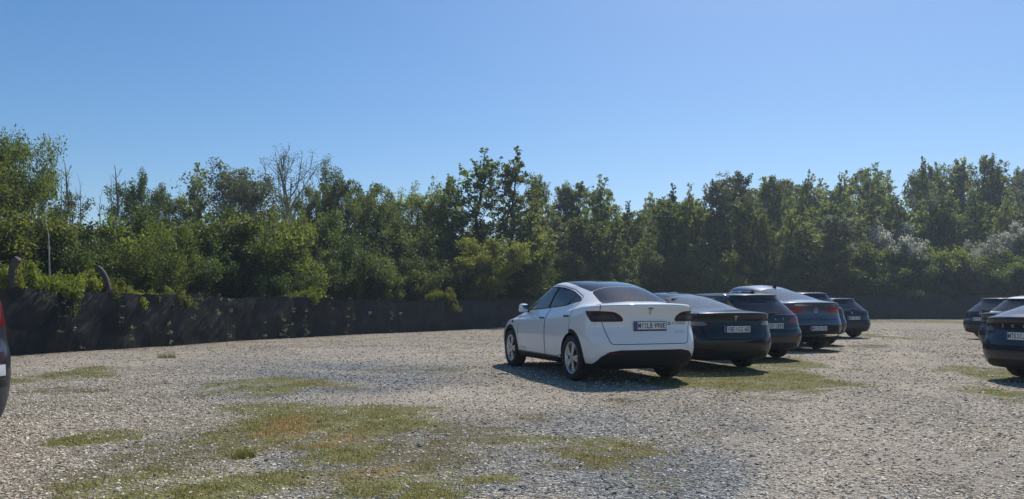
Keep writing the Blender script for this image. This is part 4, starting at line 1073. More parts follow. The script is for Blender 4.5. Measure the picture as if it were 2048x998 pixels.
# ---------------- tall coupe
def spec_coupe(paint_, L=4.9, zk=1.0, plate_=None, marks=(), kind='merc', wiper=None, fin=None, wid=1.0):
    rings = [(.35, .34, 4.55, .3, .62, .32, .5, .6, 3), (.12, .37, 4.78, .3, .90, .34, .5, .7, 3.2), (.03, .46, 4.86, .42, .97, .44, .48, .75, 3.2), (0, .62, 4.9, .58, .99, .6, .48, .8, 3.2), (.02, .76, 4.89, .74, .995, .76, .48, .85, 3.1),
             (.07, .86, 4.84, .86, .99, .87, .46, .9, 3), (.09, 1.02, 4.7, .95, .975, .98, .44, .9, 3), (.07, 1.17, 4.4, 1.02, .95, 1.06, .44, .9, 3), (.06, 1.235, 4.2, 1.06, .935, 1.10, .46, .8, 2.9), (.15, 1.265, 4.0, 1.09, .92, 1.12, .55, .7, 2.8),
             (.40, 1.31, 3.75, 1.13, .89, 1.14, .9, .6, 2.8), (.85, 1.43, 3.5, 1.28, .84, 1.28, 1.1, .6, 2.7), (1.35, 1.56, 3.24, 1.46, .77, 1.45, 1.2, .7, 2.6), (1.80, 1.66, 3.0, 1.62, .69, 1.60, .9, .6, 2.6), (2.1, 1.705, 2.85, 1.69, .58, 1.675, .5, .4, 2.4),
             (2.2, 1.722, 2.72, 1.715, .36, 1.712, .2, .2, 2.2), (2.26, 1.73, 2.6, 1.725, .04, 1.726, .04, .04, 2)]
    k = L / 4.9
    rings = [(a, b * zk, c * k, d * zk, e * wid, g * zk, i, j, n) for a, b, c, d, e, g, i, j, n in rings]
    Z = lambda pl: [(a, b * zk) for a, b in pl]; ZY = lambda pl: [(a * k if a > .8 else a, b * zk) for a, b in pl]
    dlo = ZY([(3.60, 1.15), (2.4, 1.19), (1.4, 1.24), (.95, 1.31), (1.1, 1.38), (1.5, 1.49), (1.9, 1.555), (2.3, 1.58), (2.7, 1.55), (3.1, 1.41), (3.4, 1.26)])
    regs = [
        ("door", paint_, [('side', ZY([(1.15, .62), (1.4, .45), (2.3, .45), (2.3, 1.8), (1.0, 1.8), (1.0, 1.25)])), under(dlo)], 'side', dict(split=True, seam=True)),
        ("front_door", paint_, [('side', ZY([(2.315, .45), (3.45, .45), (3.5, 1.1), (3.7, 1.17), (3.1, 1.8), (2.315, 1.8)])), under(dlo)], 'side', dict(split=True, seam=True)),
        ("tailgate", paint_, [('rear', smooth_poly(Z([(-.68, .80), (.68, .80), (.74, .95), (.76, 1.2), (.70, 1.5), (-.70, 1.5), (-.76, 1.2), (-.74, .95)]), 1)), ('side', rect(-.2, .42, .4, 2))], lambda c, n: c.y < .7, dict(seam=True)),
        ("window_frame", 'chrome' if kind == 'merc' else 'trim', [('side', dlo)], 'side', dict(split=True)),
        ("side_window", 'glass_dark', [('side', smooth_poly(ZY([(3.50, 1.175), (2.40, 1.21), (2.3, 1.555), (2.68, 1.525), (3.06, 1.395)]), 1))], 'side', dict(split=True, parent="front_door")),
        ("side_window", 'glass_dark', [('side', smooth_poly(ZY([(2.33, 1.215), (1.42, 1.26), (1.02, 1.315), (1.14, 1.37), (1.53, 1.47), (1.92, 1.53), (2.22, 1.555)]), 1))], 'side', dict(split=True, parent="door")),
        windscreen(.82, 3.70 * k, .56, 2.86 * k),
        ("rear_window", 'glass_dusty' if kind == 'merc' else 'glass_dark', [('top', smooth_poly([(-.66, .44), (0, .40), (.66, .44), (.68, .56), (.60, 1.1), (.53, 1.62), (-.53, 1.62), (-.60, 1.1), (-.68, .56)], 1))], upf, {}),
    ]
    low = lambda c, n: c.y < .8
    if kind == 'merc':
        regs += [("tail_light", 'lens_red', [('rear', smooth_poly(Z([(.36, .985), (.7, .96), (1.2, .95), (1.2, 1.12), (.7, 1.12), (.42, 1.10)]), 1)), ('side', Z([(-.2, .9), (.40, .9), (.52, 1.06), (.50, 1.2), (-.2, 1.2)]))], low, dict(mir=True)),
                 ("tail_light_lens", 'lens_bright', [('rear', Z(rect(.46, .86, 1.03, 1.055))), ('side', rect(-.2, .34, .8, 1.3))], low, dict(mir=True, parent="tail_light")),
                 ("chrome_strip", 'chrome', [('rear', Z(rect(-.62, .62, 1.165, 1.185)))], low, {}),
                 ("rear_bumper_trim", 'trim', [('rear', Z([(-1.2, .2), (1.2, .2), (1.2, .44), (.74, .47), (.66, .67), (-.66, .67), (-.74, .47), (-1.2, .44)]))], low, {}),
                 ("skid_plate", 'chrome', [('rear', Z([(-.80, .375), (.80, .375), (.72, .43), (-.72, .43)]))], low, {})]
    else:
        regs += [("light_panel", 'trim', [('rear', Z([(-1.2, 1.0), (1.2, 1.0), (1.2, 1.16), (-1.2, 1.16)])), ('side', rect(-.2, .45, .5, 1.6))], low, {}),
                 ("tail_light", 'lens_clear', [('rear', Z([(.52, 1.12), (.66, 1.06), (1.2, 1.02), (1.2, 1.16), (.52, 1.16)])), ('side', rect(-.2, .42, .5, 1.6))], low, dict(mir=True)),
                 ("rear_bumper_trim", 'trim', [('rear', Z([(-1.2, .2), (1.2, .2), (1.2, .44), (.74, .47), (.66, .60), (-.66, .60), (-.74, .47), (-1.2, .44)]))], low, {}),
                 ("bumper_strip", 'bumper_grey', [('rear', Z([(-.95, .66), (.95, .66), (.92, .685), (-.92, .685)]))], low, {})]
    S = dict(L=L, rings=rings, r=.375, ra=1.02, fa=1.02 + 2.88 * k, track=.965 * wid, sill=.42, arch_trim=kind != 'merc', paint=paint_, belt=1.15 * zk, cabin=(.9, 3.7 * k), regions=regs, rim='twin' if kind == 'merc' else 'dark', spokes=5, tw=.27,
             mirror=(3.35 * k, 1.14 * zk), handles=[(2.5 * k, 1.04 * zk), (1.45, 1.07 * zk)], marks=list(marks))
    if plate_: S['plate'] = plate_
    if wiper: S['wiper'] = wiper
    if fin: S['fin'] = fin
    return S

LEFT_ROW, RIGHT_ROW = "cars parked in the left-hand row", "cars parked in the right-hand row"
build_car("parked_car", "white fastback car with black roof glass and plate MY LB 990E, nearest in its row", "car", LEFT_ROW, spec_white(), 2.07, 10.92, -19)
build_car("parked_car", "black low saloon with plate VIE GG 6E beside the white car", "car", LEFT_ROW, spec_saloon(), 3.96, 12.95, -18)
_sv, _sf = spaced("SEAT", .62, .05)
build_car("parked_car", "dark grey estate with roof rails, rear wiper and plate ending EV 2113", "car", LEFT_ROW,
          spec_estate('grey_paint', lens='lens_red', plate_=(.735, "HH|EV 2113", False), marks=[("tail_lettering", 'letter', _sv, _sf, 0, .875)], rails=(.75, 2.5, .60, 'chrome'), fin=.80, wiper=(0, .985, .42, 1.0)), 5.50, 15.5, -18)
_mv, _mf = star(.06)
build_car("parked_car", "tall blue-grey coupe with red tail lights and a round star emblem", "car", LEFT_ROW,
          spec_coupe('blue_grey_paint', plate_=(.585, "MKK|RS 950", False), marks=[("tail_emblem", 'letter', _mv, _mf, 0, 1.04)], fin=1.75), 7.74, 18.7, -18)
build_car("parked_car", "navy car mostly hidden behind the tall blue-grey coupe", "car", LEFT_ROW,
          spec_estate('navy_paint', L=4.45, zk=1.10, lift=.10, lens='lens_dark', plate_=(.85, "MTK|AB 12", False), wiper=(0, 1.09, .4, 1.1)), 9.03, 21.2, -17)
_pv, _pf = shield(.035)
build_car("parked_car", "black low estate at the far end of the left-hand row", "car", LEFT_ROW,
          spec_estate('black_paint', L=4.78, zk=.985, wid=1.03, lens='lens_dark', plate_=(.70, "MIL|SI 123", False), marks=[("tail_emblem", 'letter', _pv, _pf, 0, .885)], bar='trim', wiper=(.05, .985, .45, .99)), 11.85, 25.6, -17)
_kv, _kf = spaced("SKODA", .74, .05)
_sk = spec_saloon('midnight_paint', zk=.955, plate_=(.715, "MTK|CJ 702", False), emblem=False, lens='lens_clear', wid=1.01, lift=True)
_sk['regions'] = [r for r in _sk['regions'] if r[0] != 'rear_reflector']
_sk['marks'] = [("tail_lettering", 'letter', _kv, _kf, 0, .865)]
_sk['wiper'] = (0, 1.13, -.34, 1.16)
_sk['regions'].append(("light_panel", 'trim', [('rear', rect(-.46, .46, .80, .915))], lambda c, n: c.y < .5, {}))
build_car("parked_car", "midnight blue liftback with plate MTK CJ 702, nearest in the right-hand row", "car", RIGHT_ROW, _sk, 7.62, 11.1, 76)
build_car("parked_car", "charcoal saloon with brownish tail lights beyond the midnight blue liftback", "car", RIGHT_ROW,
          spec_saloon('charcoal_paint', zk=.95, plate_=(.76, "MTK|KL 88", False), emblem=False, lens='lens_dark'), 11.0, 16.6, 77)
_wc = spec_estate('white_paint', L=4.4, zk=1.02, lens='lens_red', plate_=(.75, "F|MK 410", False))
_wc['rings'] = [r if i not in (11, 12, 13, 14) else (r[0], r[1] - {11: .07, 12: .075, 13: .055, 14: .02}[i]) + r[2:] for i, r in enumerate(_wc['rings'])]
build_car("parked_car", "white car with sloping white roof between the charcoal saloon and the black estate", "car", RIGHT_ROW, _wc, 13.3, 20.0, 78)
_vv, _vf = vw(.055)
build_car("parked_car", "black upright estate with a round emblem, farthest in the right-hand row", "car", RIGHT_ROW,
          spec_estate('black_paint', L=4.6, zk=1.0, lens='lens_dark', plate_=(.70, "WI|TS 205", False), marks=[("tail_emblem", 'letter', _vv, _vf, 0, .90)], lamp=[(.46, .76), (1.2, .76), (1.2, .95), (.5, .95)], wiper=(0, .985, .4, 1.0)), 15.73, 25.0, 80)
# near left: only the tail corner of a van reaches into the frame
_vs = spec_estate('van_paint', L=4.8, zk=1.26, lift=.05, wid=1.04, lens='lens_deep', plate_=(1.0, "HG|VN 31", False), lamp=[(.62, .80), (1.2, .80), (1.2, 1.03), (.66, 1.03)])
_vs['track'] = .80
_vs['regions'] += [("reversing_light", 'lens_white', [('rear', rect(.72, .84, .70, .775))], lambda c, n: c.y < .5, dict(mir=True)),
                   ("fog_light", 'lens_dark', [('rear', rect(.72, .84, .785, .86))], lambda c, n: c.y < .5, dict(mir=True)),
                   ("rear_bumper", 'bumper_grey', [('rear', rect(-1.2, 1.2, .40, .62))], lambda c, n: c.y < .6, {})]
build_car("parked_van", "dark grey van with stacked red tail lights at the left edge", "van", None, _vs, -3.87, 4.30, -50)
# ------------------------------------------------------------------ netting fence round the lot
def fence_mat():
    m = bpy.data.materials.new("shade_netting"); m.use_nodes = True
    nt = m.node_tree; N = nt.nodes; Lk = nt.links.new; b = N["Principled BSDF"]; out = N["Material Output"]
    tc = N.new("ShaderNodeTexCoord")
    n1 = N.new("ShaderNodeTexNoise"); n1.inputs["Scale"].default_value = 1.4; n1.inputs["Detail"].default_value = 8; n1.inputs["Roughness"].default_value = .65
    Lk(tc.outputs["Object"], n1.inputs["Vector"])
    r = N.new("ShaderNodeValToRGB"); e = r.color_ramp.elements
    e[0].position = .42; e[0].color = (.003, .003, .0035, 1); e[1].position = .70; e[1].color = (.055, .053, .054, 1)  # the lighter patches paint sunlit streaks into the netting colour
    Lk(n1.outputs["Fac"], r.inputs[0])
    n2 = N.new("ShaderNodeTexNoise"); n2.inputs["Scale"].default_value = 160; n2.inputs["Detail"].default_value = 2
    Lk(tc.outputs["Object"], n2.inputs["Vector"])
    mx = N.new("ShaderNodeMix"); mx.data_type = 'RGBA'; mx.blend_type = 'MULTIPLY'; mx.inputs[0].default_value = .6
    Lk(r.outputs[0], mx.inputs[6]); Lk(n2.outputs["Color"], mx.inputs[7])
    Lk(mx.outputs[2], b.inputs["Base Color"]); b.inputs["Roughness"].default_value = .65
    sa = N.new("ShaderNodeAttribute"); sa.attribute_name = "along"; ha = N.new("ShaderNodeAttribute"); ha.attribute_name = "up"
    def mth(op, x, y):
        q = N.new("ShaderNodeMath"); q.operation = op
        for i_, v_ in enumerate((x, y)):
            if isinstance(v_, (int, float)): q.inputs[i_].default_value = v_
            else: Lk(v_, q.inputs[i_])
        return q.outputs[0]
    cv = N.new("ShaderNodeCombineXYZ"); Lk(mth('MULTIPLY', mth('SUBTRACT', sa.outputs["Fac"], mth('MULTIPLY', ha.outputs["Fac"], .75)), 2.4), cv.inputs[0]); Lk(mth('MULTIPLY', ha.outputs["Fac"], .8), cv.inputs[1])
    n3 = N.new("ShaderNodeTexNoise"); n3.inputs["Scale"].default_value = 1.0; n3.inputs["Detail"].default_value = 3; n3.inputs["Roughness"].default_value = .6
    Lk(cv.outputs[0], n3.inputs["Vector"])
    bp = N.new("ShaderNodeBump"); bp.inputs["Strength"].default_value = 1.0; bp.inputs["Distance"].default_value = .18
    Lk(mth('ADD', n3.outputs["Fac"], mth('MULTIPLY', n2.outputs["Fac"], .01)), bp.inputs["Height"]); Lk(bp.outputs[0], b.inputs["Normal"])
    t = N.new("ShaderNodeBsdfTranslucent"); t.inputs[0].default_value = (.020, .019, .018, 1)
    s = N.new("ShaderNodeMixShader"); s.inputs[0].default_value = .3
    Lk(b.outputs[0], s.inputs[1]); Lk(t.outputs[0], s.inputs[2]); Lk(s.outputs[0], out.inputs[0])
    return m
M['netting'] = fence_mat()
M['concrete'] = simple("weathered_concrete", (.065, .058, .05), .9, noise=.45, nscale=12, bump=.6)
_seg = np.hypot(np.diff(_fp[:, 0]), np.diff(_fp[:, 1])); _cum = np.concatenate([[0], np.cumsum(_seg)])
def fence_at(s):
    x = pchip(_cum, _fp[:, 0], s); y = pchip(_cum, _fp[:, 1], s); h = pchip(_cum, _fp[:, 2], s)
    e = .05; dx = pchip(_cum, _fp[:, 0], np.asarray(s) + e) - pchip(_cum, _fp[:, 0], np.asarray(s) - e); dy = pchip(_cum, _fp[:, 1], np.asarray(s) + e) - pchip(_cum, _fp[:, 1], np.asarray(s) - e)
    L = np.hypot(dx, dy); return x, y, h, dx / L, dy / L
POST = 2.9
ss = np.arange(0, _cum[-1], .16); zz_ = np.linspace(0, 1, 15)
fx, fy, fh, tx, ty = fence_at(ss)
ph = (ss % POST) / POST
S2, Z2 = np.meshgrid(ss, zz_, indexing='ij')
sag = .055 * np.sin(np.pi * ph) * (0.5 + vnoise(np.floor(ss / POST), 3.3)) + .09 * (vnoise(ss * 1.1, 8.0) - .5) + .05 * (vnoise(ss * 3.7, 2.0) - .5)
bul = .08 * np.sin(np.pi * ph)[:, None] * np.sin(np.pi * (Z2 * .85 + .1)) * (vnoise(np.floor(S2 / POST) * 3.7, 1.0) - .25) + .10 * (fbm(S2 * 1.5, Z2 * 2.2, 3) - .5) + .10 * (fbm(S2 * 1.3 - Z2 * 1.6, Z2 * .8 + 9, 3) - .5) + .12 * (fbm(S2 * 3.2 - Z2 * 3.0, Z2 * 1.2 + 9, 3) - .5)
lean = .05 * Z2
nxn, nyn = ty, -tx                                       # towards the lot
gx0 = fx[:, None] + nxn[:, None] * (bul - lean); gy0 = fy[:, None] + nyn[:, None] * (bul - lean)
gz0 = gz(gx0, gy0) - .02 + Z2 * (fh - sag)[:, None]
nv = np.stack([gx0.ravel(), gy0.ravel(), gz0.ravel()], 1)
a_, b_ = len(ss), len(zz_); I = np.arange(a_ * b_).reshape(a_, b_)
nf = np.stack([I[:-1, :-1].ravel(), I[1:, :-1].ravel(), I[1:, 1:].ravel(), I[:-1, 1:].ravel()], 1)
fence = empty("fence", (-8.7, 24.7, 0))
tag(fence, "dark netting fence on concrete posts running round the gravel lot", "fence")
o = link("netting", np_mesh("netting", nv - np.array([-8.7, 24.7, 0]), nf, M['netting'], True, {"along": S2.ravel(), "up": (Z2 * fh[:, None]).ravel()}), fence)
def post(x, y, pts, r):
    b = MB(); vs = []; fs = []; q = np.linspace(0, len(pts) - 1, 6 * len(pts)); A_ = np.array(pts, float); kk = np.arange(len(pts))
    P = [Vector((pchip(kk, A_[:, 0], np.array([t]))[0], pchip(kk, A_[:, 1], np.array([t]))[0], pchip(kk, A_[:, 2], np.array([t]))[0])) for t in q]
    for i, p in enumerate(P):
        d = (P[min(i + 1, len(P) - 1)] - P[max(0, i - 1)]).normalized(); u = Vector((0, 1, 0)); w = d.cross(u).normalized(); u = w.cross(d)
        for (p_, q_) in ((-1, -.7), (-.7, -1), (.7, -1), (1, -.7), (1, .7), (.7, 1), (-.7, 1), (-1, .7)): vs.append(p + (w * p_ + u * q_) * r)
    for i in range(len(P) - 1):
        for k in range(8): fs.append((i * 8 + k, i * 8 + (k + 1) % 8, i * 8 + 8 + (k + 1) % 8, i * 8 + 8 + k))
    fs.append(tuple(range(8))[::-1]); fs.append(tuple((len(P) - 1) * 8 + k for k in range(8)))
    b.add(vs, fs, M['concrete'], False)
    return b.build("fence_post", fence, Vector((x, y, 0)) - Vector((-8.7, 24.7, 0)))
for k in range(int(_cum[-1] / POST)):
    s_ = k * POST; x, y, h, dx_, dy_ = [float(v) for v in fence_at(np.array([s_]))]
    x -= dy_ * .13; y += dx_ * .13
    px_ = 1024 + FPX * x / max(1, y)
    if y > 14.5 and px_ < 400: continue
    g = gz1(x, y); post(x, y, [(0, 0, g - .1), (0, 0, g + h * .5), (0, 0, g + h + .03)], .055)
# the two old posts with bent heads that stand above the netting, and two straight ones between and beyond
for (px_, s_off, pts) in ((36, .0, [(0, 0, -.1), (0, 0, 1.5), (-.01, 0, 1.82), (.0, 0, 2.02), (.05, 0, 2.17), (.13, 0, 2.26)]), (226, 0, [(0, 0, -.1), (0, 0, 1.45), (-.02, 0, 1.66), (-.09, 0, 1.90), (-.19, 0, 2.07), (-.30, 0, 2.17)])):
    best = min(np.arange(0, 60, .05), key=lambda s: abs(1024 + FPX * float(fence_at(np.array([s]))[0]) / float(fence_at(np.array([s]))[1]) - px_) if float(fence_at(np.array([s]))[1]) > 12 else 1e9)
    x, y, h, dx_, dy_ = [float(v) for v in fence_at(np.array([best]))]
    post(x - dy_ * .16, y + dx_ * .16, pts, .072 if px_ < 100 else .06)
# ------------------------------------------------------------------ trees, shrubs and creepers beyond the fence
def bark(name, col, n=.5): return simple(name, col, .9, noise=n, nscale=14, bump=.5)
M['bark'] = bark("bark", (.085, .070, .055)); M['bark_grey'] = bark("grey_bark", (.16, .145, .125)); M['bark_pale'] = bark("pale_bark", (.48, .44, .38), .35); M['bark_dark'] = bark("dark_bark", (.05, .042, .035))
LEAF = {
    'mid': leaf_mat("mid_green_leaves", (.038, .060, .026), (.175, .195, .055), .55),
    'dark': leaf_mat("dark_green_leaves", (.026, .045, .022), (.115, .140, .045), .5),
    'fresh': leaf_mat("fresh_green_leaves", (.055, .082, .024), (.215, .225, .052), .56),
    'grey': leaf_mat("grey_green_leaves", (.075, .095, .060), (.18, .20, .115), .45, (1.2, 1.25, .8)),
    'wood': leaf_mat("wood_leaves", (.058, .086, .048), (.235, .255, .095), .6, (1.75, 1.75, .7)),
    'blossom': leaf_mat("white_blossom", (.50, .50, .46), (.78, .77, .72), .5, (1, 1, .9)),
}
def tubes_np(lines, n=5):
    V = []; F = []; o = 0
    for pts, rad in lines:
        pts = np.asarray(pts, float); k = len(pts)
        d = np.gradient(pts, axis=0); d /= np.maximum(np.linalg.norm(d, axis=1, keepdims=True), 1e-9)
        ref = np.array([1.0, 0.13, 0.07]) if abs(d[0][2]) > .6 else np.array([0.05, 0.1, 1.0])
        u = np.cross(d, ref); u /= np.maximum(np.linalg.norm(u, axis=1, keepdims=True), 1e-9); w = np.cross(d, u)
        a = np.arange(n) * 6.28319 / n; rad = np.asarray(rad, float)
        ring = pts[:, None] + (u[:, None] * np.cos(a)[None, :, None] + w[:, None] * np.sin(a)[None, :, None]) * rad[:, None, None]
        V.append(ring.reshape(-1, 3)); idx = np.arange(k * n).reshape(k, n) + o
        F.append(np.stack([idx[:-1], np.roll(idx[:-1], -1, 1), np.roll(idx[1:], -1, 1), idx[1:]], -1).reshape(-1, 4)); o += k * n
    return np.concatenate(V), np.concatenate(F)
def leaves_np(C, rc, n, size, rs, flat=.75, droop=.25):
    """n leaf blades round each clump centre C (radius rc)"""
    m = len(C); n_i = np.maximum(1, (n * (.55 + .9 * rs.rand(m)) * np.clip(rc / np.max(rc) * 1.45, .25, 1.3) ** 1.6).astype(int)); idx = np.repeat(np.arange(m), n_i); N = len(idx)
    off = rs.normal(size=(N, 3)); off /= np.linalg.norm(off, axis=1, keepdims=True); off *= (rs.rand(N) ** .45)[:, None]
    off[:, 2] *= flat
    p = C[idx] + off * rc[idx][:, None]
    u = rs.normal(size=(N, 3)) + off * .8; u[:, 2] -= droop; u /= np.linalg.norm(u, axis=1, keepdims=True)
    r2 = rs.normal(size=(N, 3)) * .75 + np.array([0, 0, 1.0]); w = np.cross(u, r2); w /= np.maximum(np.linalg.norm(w, axis=1, keepdims=True), 1e-6)
    s = size * (.6 + .8 * rs.rand(N)); L = s[:, None]; W = (s * .62)[:, None]
    v = np.stack([p - u * L * .5, p + w * W * .5 + u * L * .05, p + u * L * .5, p - w * W * .5 + u * L * .05], 1)
    tint = np.clip(.55 * rs.rand(m)[idx] + .45 * rs.rand(N), 0, 1)
    return v.reshape(-1, 3), np.arange(N * 4).reshape(-1, 4), np.repeat(tint, 4)
def limb(p0, az, el, L, rs, k=5, up=.35, wig=.08):
    pts = [np.array(p0, float)]; e = el; a = az
    for i in range(k):
        a += rs.normal() * wig * 2; e = min(1.5, e + up / k + rs.normal() * wig)
        pts.append(pts[-1] + np.array([math.cos(e) * math.cos(a), math.cos(e) * math.sin(a), math.sin(e)]) * L / k)
    return np.array(pts)
TEMPL = {}
def make_template(key, seed, H, Rr, base, prof, nl, el, up, leaf, nleaf, lsize, rc, lmat, bk='bark', twigs=4, trunk=.014, bare=0.0, flat=.75, multi=1, wander=.012, leaf2=None):
    rs = np.random.RandomState(seed); lines = []; C = []; RC = []
    for st in range(multi):
        a0 = rs.rand() * 6.28; lean = (.0 if multi == 1 else .10 + .08 * rs.rand())
        k = 11; T = [np.zeros(3) + (np.array([math.cos(a0), math.sin(a0), 0]) * .18 if multi > 1 else 0)]
        hh = H * (1 if st == 0 else .8 + .2 * rs.rand())
        for i in range(k): T.append(T[-1] + np.array([math.cos(a0) * lean * hh / k + rs.normal() * wander * hh, math.sin(a0) * lean * hh / k + rs.normal() * wander * hh, hh * .97 / k]))
        T = np.array(T); rad = trunk * H * (1 - np.linspace(0, 1, k + 1)) ** .9 + .008
        lines.append((T, rad))
        for i in range(nl // multi):
            t = base + (1 - base) * (i + rs.rand()) / (nl // multi); t = min(t, .985)
            f = t * k; i0 = int(min(f, k - 1)); p = T[i0] + (T[i0 + 1] - T[i0]) * (f - i0)
            L = max(.25, Rr * prof((t - base) / (1 - base)) * (.40 + .85 * rs.rand()))
            az = i * 2.39996 + rs.normal() * .5
            ln = limb(p, az, el + rs.normal() * .18, L, rs, 5, up)
            r0 = min(rad[i0] * .6, .012 * L + .006); lines.append((ln, np.linspace(r0, .006, len(ln))))
            sc = min(1.0, .22 + L / (.75 * Rr)); tw_n = max(1, int(round(twigs * sc)))
            for j in range(tw_n):
                q = .30 + .70 * (j + rs.rand()) / tw_n; ff = q * 5; j0 = int(min(ff, 4)); b = ln[j0] + (ln[j0 + 1] - ln[j0]) * (ff - j0)
                tw = limb(b, az + rs.normal() * .9, el + .2 + rs.normal() * .5, L * .34 * (.6 + .7 * rs.rand()), rs, 3, up)
                lines.append((tw, np.linspace(max(.006, r0 * .4), .003, 4)))
                if rs.rand() >= bare:
                    C += [tw[-1], tw[-2]] if rs.rand() < .6 else [tw[-1]]; RC += [rc * sc * (.6 + .7 * rs.rand())] * (len(C) - len(RC))
            if rs.rand() >= bare: C.append(ln[-1]); RC.append(rc * sc * (.7 + .5 * rs.rand()))
    bv, bf = tubes_np(lines)
    ref = np.array(C) if len(C) and nleaf else bv
    kz = H / (np.quantile(ref[:, 2], .995) + (rc * .5 if nleaf else 0)); kr = Rr / (np.quantile(np.hypot(ref[:, 0], ref[:, 1]), .96) + (rc * .5 if nleaf else 0))
    K = np.array([kr, kr, kz]); bv = bv * K
    if len(C): C = list(np.array(C) * K)
    tm = np_mesh(key + "_wood", bv, bf, M[bk], True)
    cm = None; cm2 = None
    if len(C) and nleaf:
        C = np.array(C); RC = np.array(RC); C[:, 2] = np.maximum(C[:, 2], .12)
        lv, lf, tn = leaves_np(C, RC, nleaf, lsize, rs, flat)
        cm = np_mesh(key + "_leaves", lv, lf, LEAF[lmat], False, {"tint": tn})
        if leaf2:
            top = C[:, 2] > np.quantile(C[:, 2], .35); C2 = C[top] + np.array([0, 0, .12])
            lv, lf, tn = leaves_np(C2, RC[top] * 1.05, nleaf * 1.5, lsize * .8, rs, flat)
            cm2 = np_mesh(key + "_blossom", lv, lf, LEAF[leaf2], False, {"tint": tn})
    TEMPL[key] = (tm, cm, H, Rr, cm2)
P_spire = lambda t: (math.sin(math.pi * min(1, t * .92 + .13)) ** .8) * (1.05 - .45 * t)
P_round = lambda t: max(.2, math.sin(math.pi * (t * .86 + .12))) ** .7
P_broad = lambda t: max(.25, math.sin(math.pi * (t * .8 + .16))) ** .55
P_alder = lambda t: (math.sin(math.pi * min(1, t * .80 + .17)) ** .7)
P_mush = lambda t: .12 + .88 * t ** 2 if t < .9 else .7
P_flame = lambda t: max(.12, (1 - t) ** .75) * (.6 + .4 * min(1, t * 4))
for i in range(4): make_template("spire%d" % i, 20 + i, 12, 2.3 + .3 * (i % 2), .14, P_spire if i % 2 else P_flame, 84, .65, .55, 1, 13, .20, .30, ('wood', 'mid', 'wood', 'mid')[i], 'bark_dark', 6, .010, .10)
for i in range(4): make_template("alder%d" % i, 40 + i, 14, 2.7, .30, P_flame if i in (0, 2) else P_alder, 80, .70, .5, 1, 13, .22, .34, ('wood', 'grey', 'wood', 'mid')[i], 'bark_dark', 6, .013, .12)
for i in range(4): make_template("round%d" % i, 60 + i, 9, 3.2, .30, P_round, 70, .50, .5, 1, 42, .13, .42, ('dark', 'mid', 'dark', 'fresh')[i], 'bark', 5, .014)
for i in range(2): make_template("broad%d" % i, 80 + i, 8, 3.6, .15, P_broad, 90, .5, .5, 1, 70, .105, .50, ('mid', 'fresh')[i], 'bark', 5, .017)
make_template("willow0", 90, 9, 2.6, .15, P_broad, 60, .75, .5, 1, 26, .13, .42, 'grey', 'bark_grey', 5, .015)
make_template("willow1", 91, 9, 2.4, .15, P_round, 60, .75, .5, 1, 26, .13, .42, 'grey', 'bark_grey', 5, .015)
make_template("sparse0", 95, 11, 3.0, .25, P_broad, 40, 1.0, .35, 1, 13, .075, .30, 'grey', 'bark_grey', 8, .015, .15)
make_template("sparse1", 96, 10, 2.0, .25, P_broad, 30, 1.05, .3, 1, 13, .075, .30, 'grey', 'bark_grey', 8, .015, .2)
make_template("loose0", 98, 8, 1.9, .25, P_round, 30, .95, .35, 1, 18, .13, .36, 'grey', 'bark_dark', 6, .010, .35)
for i in range(3): make_template("dead%d" % i, 100 + i, 8, .75, .30, P_broad, 18, 1.05, .3, 0, 0, .1, .3, 'mid', 'bark_grey', 5, .017, 1.0, multi=2 if i == 0 else 1)
make_template("pale_dead", 110, 5, .45, .55, P_broad, 7, .8, .3, 0, 0, .1, .3, 'mid', 'bark_pale', 1, .013, 1.0, wander=.02)
for i in range(6): make_template("shrub%d" % i, 120 + i, 3.2, 1.7, .04, P_broad, 60, .45, .7, 1, 66, .085, .34, ('mid', 'fresh', 'dark', 'mid', 'dark', 'fresh')[i], 'bark_dark', 5, .012, multi=4)
for i in range(2): make_template("hawthorn%d" % i, 140 + i, 5, 2.6, .10, P_broad, 60, .55, .3, 1, 36, .14, .42, 'grey', 'bark_dark', 5, .014, multi=3, leaf2='blossom')
for i in range(2): make_template("bramble%d" % i, 150 + i, 2.1, 1.3, .30, P_mush, 70, .35, -.7, 1, 60, .08, .26, 'fresh', 'bark_dark', 4, .008, multi=4)
make_template("leaning", 160, 5.5, 2.8, .28, P_broad, 26, .35, .4, 1, 34, .09, .40, 'fresh', 'bark', 5, .022, .2, wander=.035)

def plant(key, x, y, H, W, rz, name, label, cat, group=None, trunk_name="trunk", crown_name="crown"):
    tm, cm, H0, R0, cm2 = TEMPL[key]
    root = empty(name, (x, y, gz1(x, y) - .03), rz)
    root.scale = (W / (2.0 * R0), W / (2.0 * R0), H / H0)
    tag(root, label, cat, group)
    link(trunk_name, tm, root)
    if cm is not None: link(crown_name, cm, root)
    if cm2 is not None: link("blossom", cm2, root)
    return root
prs = random.Random(5)
def put(px, top, Y, key, wpx, name, label, cat, group=None, **kw):
    W = wpx / FPX * Y
    return plant(key, at(px, Y), Y, hgt(top, Y), W, prs.random() * 6.28, name, label, cat, group, **kw)
SH = dict(trunk_name="stem", crown_name="foliage")

